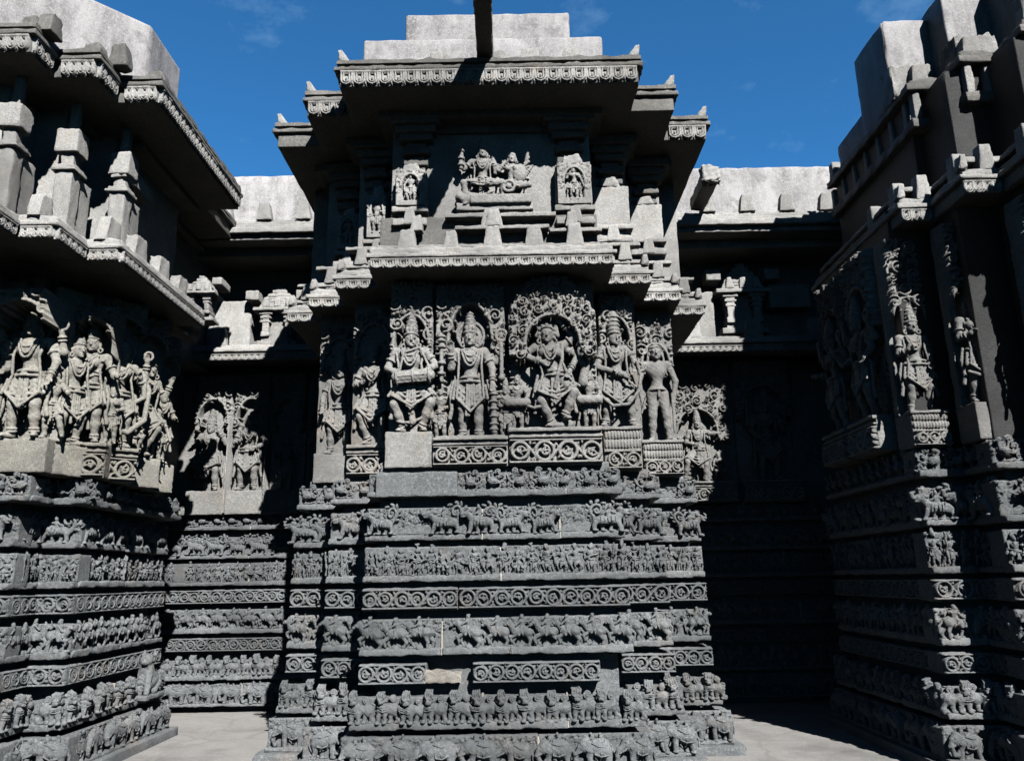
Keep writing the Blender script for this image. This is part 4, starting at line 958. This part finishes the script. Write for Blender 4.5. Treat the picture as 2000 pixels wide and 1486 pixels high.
statue("relief_statue", "half shaded relief of a crowned figure at the bay's left corner", (CX - 1.67, 8.38, zb), 0, .45, .30, 1.40, [("figure", (-.22, 0), (.22, 1.25), f_gen(12, .96, False, 'kirita', x=.01))], base='plain', arch=(.95, .17, .3), seed=7)
# relief on the recess wall to the right of the bay
statue("relief_statue", "creeper-topped relief of a lunging warrior on the recess wall right of the bay", (2.55, 10.98, 2.55), 0, .92, .28, 1.75, [("attendant", (.12, .5), (.42, 1.12), lambda V: human(V, .27, .56, .42, PEOPLE_POSES[3], 'kirita', seed=41, garland=False)), ("attendant", (-.44, .0), (-.16, .6), lambda V: human(V, -.31, 0, .46, PEOPLE_POSES[2], 'bun', seed=42, garland=False)), ("attendant", (.14, 0), (.44, .62), lambda V: human(V, .29, .02, .44, PEOPLE_POSES[4], 'turban', seed=43, garland=False)), ("figure", (-.36, 0), (.40, 1.35), f_gen(13, .86, False, 'kirita', dict(knl=(-.22, -.2, .32), anl=(-.26, -.1, .05), har=(.32, -.16, .78), elr=(.24, -.12, .78))))], arch=(.70, .26, .30), seed=8, res=.009)
statue("relief_statue", "deeply shaded relief of a standing guardian in the right recess", (3.5, 10.98, 2.55), 0, .8, .28, 1.75, [("figure", (-.3, 0), (.3, 1.4), f_gen(14, 1.1, four=True))], arch=(1.0, .28, .32), seed=9, res=.011)
# recess wall to the left
for x, w, lab, fg, sd in ((-4.17, .52, "relief of a seated goddess with conical crown, left of the bright mortar seam", f_gen(15, 1.02, True, 'kirita', dict(knl=(-.2, -.2, .36), anl=(-.05, -.15, .22), pel=(.0, -.1, .46), che=(0, -.11, .68), hed=(0, -.13, .86), shl=(-.15, -.1, .75), shr=(.15, -.1, .75))), 10),
                          (-3.64, .50, "relief of a bent-armed woman carved right of the bright mortar seam", f_gen(16, 1.04, True, 'bun', dict(har=(.12, -.22, .56), elr=(.25, -.13, .62)), lean=.03), 11),
                          (-3.13, .48, "low relief of a lion and small figures half lost in the bay's shadow", f_gen(17, .72, False, 'turban'), 12)):
    statue("relief_statue", lab, (x, 10.98, 2.50), 0, w, .32, 1.65, [("figure", (-.32, 0), (.32, 1.35), fg)], base='plain', arch=(.95, w * .38, .32), seed=sd, res=.009)
statue("relief_statue", "black shaded relief of a guardian at the inner end of the left recess", (-2.62, 10.98, 2.50), 0, .46, .32, 1.65, [("figure", (-.3, 0), (.3, 1.35), f_gen(18, 1.0))], base='plain', arch=(.95, .18, .3), seed=13, res=.012)

part(bpy.data.objects['temple_wall'], 'mortar_seam', [rbox(-3.911, -3.899, 10.74, 11, 2.52, 3.85, rnd=.004), rbox(-3.392, -3.384, 10.75, 11, 2.52, 3.5, rnd=.004)], M_UP)
# upper storey sculptures
def upper(label, px0, px1, py0, py1, Y, fig=None, fr=(.3, .6), kind="carved", pd=.06, seed=0):
    a, b = at(px0, py1, Y), at(px1, py0, Y); w, h = b[0] - a[0], b[2] - a[2]; cx = (a[0] + b[0]) / 2
    t = thing("relief_slab" if kind == "carved" else "blank_slab", label, "relief slab" if kind == "carved" else "stone slab", (cx, Y + .1, a[2]), "niche slabs of the upper storey")
    mb = MB(); mb.add(rbox(-w / 2, w / 2, -.1, .12, 0, h * .80, rnd=.012, amp=.004)); mb.add(rbox(-w * .33, w * .30, -.098, .12, h * .795, h, rnd=.02, amp=.008, top=.7))
    if kind == "carved" and fig:
        R_ = Rel(w - .02, h * .78, .006); cx_ = w / 2 - .01; X, Z = np.meshgrid(R_.x, R_.z); ins = (((X - cx_) / (w * .28)) ** 2 + (np.maximum(Z - h * .42, 0) / (h * .24)) ** 2 < 1) & (Z > h * .12)
        R_.H[:] = np.where(ins, -.0, .045); R_.stroke([(cx_ + w * .3 * math.cos(q), h * .42 + h * .26 * math.sin(q)) for q in np.linspace(0, 3.14, 20)], .012, .02, .045)
        R_.foliage(random.Random(seed), lambda x, z: ((x - cx_) / (w * .3)) ** 2 + (max(z - h * .42, 0) / (h * .27)) ** 2 > 1 and z > h * .3, .014, .026, 60, .018, .042)
        mb.add(R_.grid(), (-w / 2 + .01, -.10, .01))
    mb.obj("slab", M_UP, t)
    mb = MB(); mb.add(rbox(-w / 2 - .02, w / 2 + .02, -.16, .1, -.06, -.003, rnd=.012)); mb.add(rbox(-w * .42, w * .42, -.10, .1, -.14, -.055, rnd=.01)); mb.add(rbox(-w / 2 - .01, w / 2 + .01, -.18, .1, -.21, -.14, rnd=.012))
    mb.add(rbox(-w * .2, w * .2, -.185, -.10, -.20, -.02, rnd=.01, top=.6)); mb.add(rbox(-w * .45, w * .45, -.11, .1, -.32, -.205, rnd=.01))
    mb.obj("plinth", M_UP, t)
    if fig:
        s_ = h * .60
        V = Vox((-w / 2, -.15, -.02), (w / 2, .03, h * .8), .0055); human(V, 0, h * .1, s_, fig, random.Random(seed).choice(('bun', 'kirita')), seed=seed, garland=False, female=seed % 2 == 0); V.rough(.001)
        P, Q = V.mesh(); P[:, 1] -= .09; link(bpy.data.objects.new("figure", np_mesh("figure", P, Q, M_UP)), t)
    return t
upper("arched relief slab with small dancing figure left of the seated couple", 771, 834, 318, 408, 7.14, PEOPLE_POSES[2], seed=1)
upper("tall pale slab with small carved woman right of the seated couple", 1087, 1153, 300, 405, 7.14, PEOPLE_POSES[5], seed=2)
upper("half shaded arched relief slab one step left of the dancing figure slab", 714, 760, 362, 470, 7.62, PEOPLE_POSES[0], seed=3)
upper("fully shaded arched relief slab at the left corner of the upper storey", 656, 708, 405, 492, 8.1, PEOPLE_POSES[1], seed=4)
upper("blank speckled slab beside the carved woman slab, shaped for a niche never carved", 1160, 1226, 345, 442, 7.62, kind="blank")
upper("lowest blank speckled slab at the right corner of the upper storey", 1231, 1291, 382, 468, 8.1, kind="blank")
a, b = at(888, 402, 7.14), at(1034, 268, 7.14)
t = thing("relief_statue", "relief of a seated god and goddess side by side on the upper storey", "relief sculpture", ((a[0] + b[0]) / 2, 7.26, a[2] - .02))
w, h = b[0] - a[0], b[2] - a[2] + .06
mb = MB(); mb.add(rbox(-w / 2, w / 2, 0, .1, 0, h, rnd=.01)); mb.add(rbox(-w / 2 + .02, w / 2 + .02, -.16, .06, -.05, .03, rnd=.01)); mb.add(rbox(-w / 2, w / 2 + .1, -.2, .06, -.16, -.1, rnd=.01)); mb.add(rbox(-w / 2, w / 2 + .1, -.18, .06, -.30, -.24, rnd=.01)); mb.add(rbox(-.12, .1, -.24, -.1, -.26, -.07, rnd=.01, top=.6))
mb.obj("slab", M_UP, t)
V = Vox((-w / 2 - .05, -.26, -.05), (w / 2 + .1, .03, h + .12), .0065); f_couple(V); V.rough(.0015); P, Q = V.mesh(); link(bpy.data.objects.new("figure", np_mesh("figure", P, Q, M_UP)), t)

def shrine(label, x, y, z, s=1.0):
    t = thing("miniature_shrine", label, "miniature shrine", (x, y, z), "miniature shrines on the ledges")
    mb = MB(); mb.add(rbox(-.28 * s, .28 * s, -.02, .2, 0, .07 * s, rnd=.008)); mb.add(rbox(-.22 * s, .22 * s, 0, .2, .065 * s, .14 * s, rnd=.006)); mb.add(rbox(-.14 * s, .14 * s, .06, .2, .13 * s, .55 * s, rnd=.006)); mb.obj("base", M_UP, t)
    for sg in (-1, 1):
        mb = MB(); c = sg * .16 * s
        for w, a, b in ((.06, .13, .2), (.045, .195, .34), (.065, .335, .37), (.045, .365, .40), (.075, .395, .43), (.055, .425, .46), (.095, .455, .50)):
            mb.add(rbox(c - w * s, c + w * s, -.02 - w * .4, .16, a * s, b * s, rnd=.008))
        mb.obj("pilaster", M_UP, t)
    mb = MB(); mb.add(rbox(-.34 * s, .34 * s, -.10, .2, .50 * s, .55 * s, rnd=.012))
    for i, (w, a, b) in enumerate(((.27, .545, .60), (.25, .595, .64), (.23, .635, .69), (.20, .685, .73), (.17, .725, .79), (.11, .785, .86), (.06, .855, .91))):
        mb.add(rbox(-w * s, w * s, -.06 + .012 * i, .2, a * s, b * s, rnd=.016, top=.92))
    for sg in (-.16, 0, .16):
        mb.add(rbox((sg - .055) * s, (sg + .055) * s, -.09, .1, .55 * s, .70 * s, rnd=.02, top=.6))
    mb.obj("tower", M_UP, t)
    for sg in (-1, 1):
        mb = MB(); c = sg * .36 * s; mb.add(rbox(c - .09 * s, c + .09 * s, -.10, .2, .66 * s, .80 * s, rnd=.012)); mb.obj("side_block", M_UP, t)
    return t
shrine("miniature shrine carved above the ledge of the left recess, half in shadow", -3.27, 10.62, 4.80, .98)
shrine("miniature shrine with square side blocks above the ledge right of the bay", 3.27, 10.62, 4.86, 1.15)
sp = thing("water_spout", "small carved stone water spout slanting from the cornice right of the bay", "water spout", (2.62, 10.0, 6.6))
mb = MB(); mb.add(rbox(-.1, .1, -.55, .2, -.08, .1, res=.04, rnd=.02, amp=.006)); mb.obj("beam", M_EAVE, sp); mb = MB(); mb.add(rbox(-.12, .12, -.68, -.54, -.09, .15, res=.02, rnd=.03, amp=.015)); mb.obj("carved_head", M_UP, sp)

# ------------------------------------------------------------------ the two wings
def stretch(z): return z if z < 1.6 else 1.6 + (z - 1.6) * 1.16
def wing(label, sg, blocks, yb, zmap, cx):
    t = thing("temple_wing", label, "temple wing", (cx, 7.8, 0)); far = sg * 9.0
    def bx(xe, y0, y1, z0, z1, **k): return rbox(min(xe, far), max(xe, far), y0, y1, z0, z1, mx_=60, **k)
    core, wl = [], []
    for i, (xe, yf) in enumerate(blocks):
        core.append(bx(xe + sg * .17, yf + .17, yb - .05 - .01 * i, -.05, zmap(2.6) - .003 * i, res=.25)); core.append(bx(xe - sg * .22, yf - .22, (yb + .1) - .01 * i, -.05, .09 - .004 * i, res=.1))
        wl.append(bx(xe + sg * .12, yf + .16, 11.5 if i > 1 else yb - .35, 2.5, zmap(4.6) - .003 * i, res=.15))
    part(t, "plinth_core", core, M_LOW); part(t, "wall", wl, M_MID if sg < 0 else M_SHADE)
    for c in COURSES:
        zc = (c[2] + c[3]) / 2; f = flare(zc) * 1.2 + (.13 if zc > 2.2 and sg < 0 else 0)
        for i, (xe, yf) in enumerate(blocks[:-1]):
            xn, yn = blocks[i + 1]; e = xe - sg * f; ye = yf - f; back = (yb + f * .3) if i == 0 else blocks[i - 1][1] - f + .02
            a, b = sorted((e, xn + sg * .12)); frieze(t, c, (a, ye), 0, b - a, zmap, depth=.3, flip=RNG.random() < .5)
            if sg < 0: frieze(t, c, (e, ye), math.pi / 2, back - ye, zmap, start=.10, depth=.3, breaks=(.5,) if i == 0 else ())
            else: frieze(t, c, (e, back), -math.pi / 2, back - ye - .10, zmap, depth=.3)
    return t, bx
LB = [(-3.95, 7.32), (-4.25, 6.86), (-4.56, 6.40), (-4.88, 5.92)]
lw, bxl = wing("sunlit stepped temple wing on the left with carved friezes, statues and broad eaves", -1, LB, 9.3, lambda z: z, -4.4)
# lower eave of the left wing
for i, (xe, yf) in enumerate(((-3.45, 6.58), (-3.75, 6.08), (-4.06, 5.58), (-4.4, 5.1))):
    yb_ = 8.55 if i == 0 else 9.2; z = 4.42
    part(lw, "lower_eave", [bxl(xe - .04, yf + .04, yb_, z + .004 * i, z + .10, rnd=.01, res=.1), bxl(xe, yf, yb_ - .01 * i, z + .095 - .003 * i, z + .14 - .003 * i, rnd=.012, res=.06, amp=.006),
                            bxl(xe - .05, yf + .05, yb_ - .02, z + .135 - .003 * i, z + .215 - .003 * i, rnd=.02, res=.06, amp=.008)], M_UP)
    nx = ((-3.75, 6.08), (-4.06, 5.58), (-4.4, 5.1), (-4.7, 4.6))[i]; pv = (None, (-3.45, 6.58), (-3.75, 6.08), (-4.06, 5.58))[i]
    fringe(lw, (nx[0], yf + .032, z - .02), 0, xe - nx[0] - .05, .11)
    fringe(lw, (xe - .032, yf + .05, z - .02), math.pi / 2, (yb_ if i == 0 else pv[1]) - yf - .06, .11)
for x, y, r, w, h in ((-3.62, 6.75, 90, .3, .26), (-3.58, 7.2, 90, .3, .28), (-3.58, 7.72, 90, .3, .28), (-3.58, 8.2, 90, .28, .26), (-3.7, 6.66, 0, .16, .2), (-3.92, 6.2, 90, .22, .22), (-4.2, 5.8, 90, .22, .22)):
    merlon(lw, x, y, 4.61, w, h, .12, rad(r))
m_ = shrine("small stacked shrine standing on the far end of the left wing's lower eave", -3.62, 8.75, 4.55, .62)
# upper storey: bare pillars and a plain wall
part(lw, "upper_wall", [bxl(-4.06, 7.40, 9.0, 4.5, 6.2, res=.12), bxl(-4.34, 6.96, 11.3, 4.5, 6.197, res=.12), bxl(-4.62, 6.52, 9.2, 4.5, 6.194, res=.12)], M_UP)
for x, y in ((-3.90, 7.30), (-4.18, 6.86), (-4.46, 6.42), (-4.74, 6.0)):
    mb = MB(); o = (x + 4.4, y - 7.8)
    for w, a, b in ((.08, 4.58, 5.40), (.115, 5.395, 5.43), (.095, 5.425, 5.465), (.06, 5.46, 5.60), (.105, 5.59, 5.83), (.04, 5.82, 6.15)):
        mb.add(rbox(o[0] - w, o[0] + w, o[1] - w, o[1] + w, a, b, rnd=.014, amp=.006))
    mb.add(rbox(o[0] - .06, o[0] + .06, o[1], o[1] + .3, 4.6, 5.4, rnd=.01)); mb.obj("pillar", M_UP, lw)
mb = MB(); mb.add(rbox(-.08, .08, -.3, .3, 0, .16, res=.04, rnd=.02, amp=.01)); mb.obj("bracket_stone", M_UP, lw, ploc(lw, (-3.9, 7.5, 5.55)))
UE = ((-3.34, 6.78), (-3.73, 6.37), (-4.12, 6.01), (-4.5, 5.62), (-4.9, 5.2))
for i, (xe, yf) in enumerate(UE[:-1]):
    yb_ = 9.15 if i == 0 else 11.0; z = 6.14 + .004 * i; nx = UE[i + 1]
    part(lw, "upper_eave", [bxl(xe - .05, yf + .05, yb_, z, z + .20, res=.12, rnd=.01), bxl(xe, yf, yb_ + .005, z + .155, z + .205, res=.06, rnd=.012, amp=.006), bxl(xe - .08, yf + .08, yb_ - .01, z + .2, z + .25, res=.06), bxl(xe - .02, yf + .02, yb_ - .012, z + .238, z + .288, rnd=.02, amp=.008, res=.06),
                            bxl(xe - .5, yf + .75, yb_ - .1, z - .07, z + .1, res=.15)], M_EAVE)
    fringe(lw, (nx[0] + .02, yf + .042, z), 0, xe - nx[0] - .08, .16)
    fringe(lw, (xe - .042, yf + .06, z), math.pi / 2, (yb_ if i == 0 else UE[i - 1][1]) - yf - .08, .16)
for x, y, r, w, h in ((-3.48, 6.9, 0, .22, .13), (-3.5, 7.1, 90, .2, .2), (-3.72, 6.62, 0, .2, .24), (-3.48, 8.0, 90, .45, .16), (-3.9, 6.5, 0, .22, .16), (-4.05, 6.2, 90, .2, .2), (-4.28, 6.14, 0, .2, .18), (-3.45, 8.7, 90, .3, .1)):
    merlon(lw, x, y, 6.41, w, h, .14, rad(r), M_EAVE)
PL = [(-4.2, 8.14), (-4.2, 9.0), (-9.0, 9.0), (-9.0, 3.34)]
Vp = [(x + 4.4, y - 7.8, z) for z in (6.42, 8.05) for x, y in PL]
me = bpy.data.meshes.new("plaster_roof"); me.from_pydata(Vp, [], [(0, 1, 5, 4), (1, 2, 6, 5), (2, 3, 7, 6), (3, 0, 4, 7), (4, 5, 6, 7), (3, 2, 1, 0)]); me.materials.append(M_PLASTER)
bv = link(bpy.data.objects.new("plaster_roof", me), lw); md = bv.modifiers.new("worn_edge", 'BEVEL'); md.width = .05; md.segments = 3

CMP = {21: ((-.20, .50, 'bun', 1), (.20, .58, 'turban', 3)), 23: ((.21, .52, 'kirita', 0), (-.21, .44, 'bun', 6)), 24: ((-.19, .60, 'bun', 2), (.2, .46, 'hair', 4)), 25: ((.19, .50, 'turban', 5),), 26: ((-.17, .42, 'bun', 6),), 10: ()}
def wstat(label, x, y, z, rz, w, hb, H, fg, **k):
    if x < 0: k['mat'] = M_WARM; k.setdefault('pd', .16)
    statue("relief_statue", label, (x, y, z), rad(rz), w, hb, H, [("figure", (-.36, 0), (.36, 1.42), fg)] + [("attendant", (cx - .16, 0), (cx + .16, .8), (lambda V, cx=cx, s=s, cr=cr, q=q: human(V, cx, .01, s, PEOPLE_POSES[q], cr, female=q % 2 == 0, seed=q + 60, garland=False))) for cx, s, cr, q in CMP.get(k.get('seed'), ())], **k)
wstat("relief of a club-bearing god with towering crown nearest the photo's left edge", -4.31, 6.98, 2.56, 4, .50, .30, 1.28, f_gen(21, 1.08, False, 'kirita', dict(hal=(-.16, -.2, .72), ell=(-.22, -.13, .62)), four=True), base='plain', arch=(.93, .24, .22), seed=21, T=.44)
wstat("relief of a figure cropped by the photo's left edge beside the club-bearing god", -4.66, 6.92, 2.56, 0, .36, .30, 1.5, f_gen(27, .98, True, 'bun'), base='plain', seed=27)
wstat("relief of a slim attendant in the inner corner behind the club-bearing god", -4.14, 7.17, 2.56, 62, .36, .28, 1.5, f_gen(22, .95, False, 'bun'), base='plain', seed=22)
wstat("relief of a goddess with pointed tiara on the wing's foremost carved corner block", -4.02, 7.40, 2.56, 14, .44, .32, 1.3, f_gen(23, 1.02, True, 'kirita', dict(hal=(-.18, -.2, .74), ell=(-.22, -.13, .62))), arch=(.93, .2, .22), seed=23, T=.3)
wstat("relief of a figure with big looping drapery right of the pointed-tiara goddess", -3.93, 7.66, 2.56, 40, .44, .32, 1.5, f_gen(24, 1.0, True, 'turban', four=True, extra=lambda V: (V.line([A3(.2, -.1, .8), A3(.3, -.13, .6), A3(.28, -.13, .3), A3(.12, -.15, .16), A3(-.05, -.16, .2)], .026), V.line([A3(-.02, -.14, .86), A3(.12, -.15, .80), A3(.24, -.15, .70), A3(.25, -.15, .52), A3(.14, -.16, .45)], .03, .02))), arch=(1.0, .22, .3), seed=24)
wstat("relief of a leaning maiden with one bare thigh forward on the wing's side", -3.90, 8.12, 2.56, 48, .42, .30, 1.5, f_gen(25, .98, True, 'bun', dict(knr=(.13, -.2, .3), anr=(.02, -.12, .06)), lean=.03), base='plain', arch=(1.0, .2, .3), seed=25)
wstat("relief of a smaller maid at the far end of the left wing's wall", -3.93, 8.56, 2.56, 56, .38, .30, 1.45, f_gen(26, .82, True, 'bun'), base='plain', arch=(.92, .18, .28), seed=26)
# little guardian lion left on the plinth's far corner
t = thing("stone_lion", "small worn stone lion sitting on the left wing's plinth corner", "stone lion", (-3.85, 8.86, .50), None, rad(90))
mb = MB(); mb.add(rbox(-.2, .24, -.06, .2, -.05, 0, rnd=.01)); mb.obj("base", M_LOW, t)
V = Vox((-.25, -.12, -.02), (.25, .2, .46), .008); k = .03
V.ell((.06, .04, .12), (.13, .09, .11), k); V.cap((.0, .04, .14), (-.06, .03, .27), .095, .07, k); V.ell((-.09, .02, .34), (.07, .065, .065), .02); V.ell((-.15, .01, .32), (.035, .035, .03), .01)
V.cap((-.08, -.01, .22), (-.12, -.02, .02), .04, .03, .01); V.cap((-.06, .07, .22), (-.1, .08, .02), .04, .03, .01); V.cap((.1, -.02, .1), (.03, -.03, .02), .05, .03, .01)
for sg in (-.05, .06): V.cap((-.07, sg, .39), (-.06, sg, .43), .022, .012)
V.line([A3(.18, .03, .08), A3(.22, .03, .16), A3(.16, .03, .22)], .022, .016); V.rough(.003)
link(bpy.data.objects.new("body", np_mesh("body", *V.mesh(), M_LOW)), t)

RB = [(3.62, 7.12), (4.02, 6.62), (4.40, 6.10), (4.78, 5.6), (5.2, 5.1)]
rw, bxr = wing("dark right temple wing in deep shade with sunlit slivers and a ruined cornice", 1, RB, 9.4, stretch, 4.6)
for i, (xe, yf) in enumerate(((3.72, 7.0), (4.02, 6.45), (4.36, 5.95), (4.74, 5.45))):
    z = 4.86 + .004 * i; yb_ = 9.3
    part(rw, "lower_eave", [bxr(xe + .05, yf + .05, yb_, z, z + .12, res=.1), bxr(xe, yf, yb_ - .01 * i, z + .115, z + .165, res=.06, amp=.006), bxr(xe + .05, yf + .05, yb_ - .02, z + .16, z + .24, res=.06, rnd=.02, amp=.008), bxr(xe + .12, yf + .12, yb_, z + .34, z + .40, res=.06, rnd=.015), bxr(xe + .25, yf + .25, yb_, z + .2, z + .36, res=.2)], M_UP)
    nx = (4.02, 4.36, 4.74, 5.1)[i]; fringe(rw, (xe + .03, yf + .042, z - .02), 0, nx - xe, .13)
    merlon(rw, xe + .3, yf + .06, z + .235, .15, .26, .12)
    h_ = MB(); h_.add(rbox(-.05, .05, 0, .12, 0, .15, res=.02, rnd=.02, top=.4)); h_.obj("corner_horn", M_UP, rw, ploc(rw, (xe + .07, yf + .03, z + .23)))
    for k in range(2 if i == 0 else 1): merlon(rw, xe + .1, yf + .3 + .5 * k, z + .235, .2, .26, .12, rad(-90))
part(rw, "upper_wall", [bxr(4.3, 7.6, 9.58, 5.2, 6.5, res=.15), bxr(4.4, 7.05, 9.5, 5.2, 6.497, res=.15), bxr(4.8, 6.55, 9.5, 5.2, 6.494, res=.15), bxr(5.2, 6.05, 9.5, 5.2, 6.49, res=.15)], M_SHADE)
TOP = ((4.22, 7.4), (4.52, 6.95), (4.86, 6.5), (5.25, 6.0))
for i, (xe, yf) in enumerate(TOP):
    z = 6.08 + .003 * i; yb_ = 9.6
    part(rw, "upper_eave", [bxr(xe, yf, yb_, z, z + .11, res=.06, rnd=.02, amp=.012), bxr(xe - .02, yf - .02, yb_, z + .42, z + .50, res=.06, rnd=.015, amp=.008), bxr(xe + .05, yf + .05, yb_, z + .495, z + .60, res=.06, rnd=.025, amp=.014), bxr(xe + .12, yf + .15, yb_, z + .10, z + .43, res=.2)], M_EAVE)
    for k in range(2): merlon(rw, xe + .08 + .2 * k, yf + .02, z + .10, .09, .33, .1, taper=.8)
    if i == 0:
        for k in range(7): merlon(rw, xe + .05, yf + .25 + .33 * k, z + .105, .10, .32, .1, rad(-90), taper=.8)
    merlon(rw, xe + .22, yf + .12, z + .59, .2, .24, .14)
    if i == 0:
        for k in range(5): merlon(rw, xe + .1, yf + .5 + .45 * k, z + .59, .2, .26, .12, rad(-90))
part(rw, "plaster_roof", [rbox(4.2, 4.75, 7.7, 8.45, 6.55, 7.6, res=.12, rnd=.03, amp=.002), rbox(4.72, 5.25, 7.4, 8.6, 6.55, 7.72, res=.12, rnd=.03, amp=.002), rbox(5.22, 9, 6.9, 9, 6.55, 7.8, res=.15, rnd=.03, amp=.002), rbox(4.3, 4.9, 8.4, 9.4, 6.55, 7.0, res=.15, rnd=.03, amp=.002)], M_PLASTER)
part(rw, "parapet_stone", [rbox(4.18, 4.62, 7.62, 7.9, 6.55, 6.98, rnd=.03, amp=.015), rbox(4.66, 5.1, 7.2, 7.5, 6.55, 7.02, rnd=.03, amp=.02)], M_UP)
wstat("slender relief of a standing attendant lit in a sliver on the dark wing", 3.82, 7.40, 2.70, 0, .34, .33, 1.75, f_gen(31, .90, False, 'kirita', dict(elr=(.17, -.12, .64), ell=(-.17, -.12, .64), har=(.13, -.18, .52), hal=(-.12, -.2, .66))), base='petal', arch=(.86, .15, .26), seed=31)
wstat("relief of a garlanded goddess whose face catches sun on the dark wing", 4.20, 7.02, 2.70, 0, .34, .33, 1.75, f_gen(32, .95, True, 'hair', dict(elr=(.17, -.12, .64), ell=(-.17, -.12, .64), har=(.13, -.18, .5), hal=(-.12, -.2, .66)), extra=lambda V: V.line([A3(.1, -.2, .9), A3(.2, -.2, .7), A3(.26, -.2, .45), A3(.2, -.2, .27), A3(0, -.2, .22), A3(-.16, -.18, .28)], .016)), base='plain', arch=(.90, .15, .26), seed=32)
wstat("relief of a crowned attendant at the photo's right edge on the dark wing", 4.60, 6.50, 2.70, 0, .34, .33, 1.75, f_gen(35, .95, False, 'kirita'), base='scroll', arch=(.90, .15, .26), seed=35)
for y, sd in ((7.9, 33), (8.6, 34)):
    wstat(("shadowed side relief of a guardian, nearer the lit corner, on the dark wing", "shadowed side relief of a guardian, deeper in the recess, on the dark wing")[sd - 33], 3.74, y, 2.74, -90, .62, .34, 1.75, f_gen(sd, 1.1, sd == 34, 'kirita', four=True), arch=(1.05, .25, .34), seed=sd, res=.011)
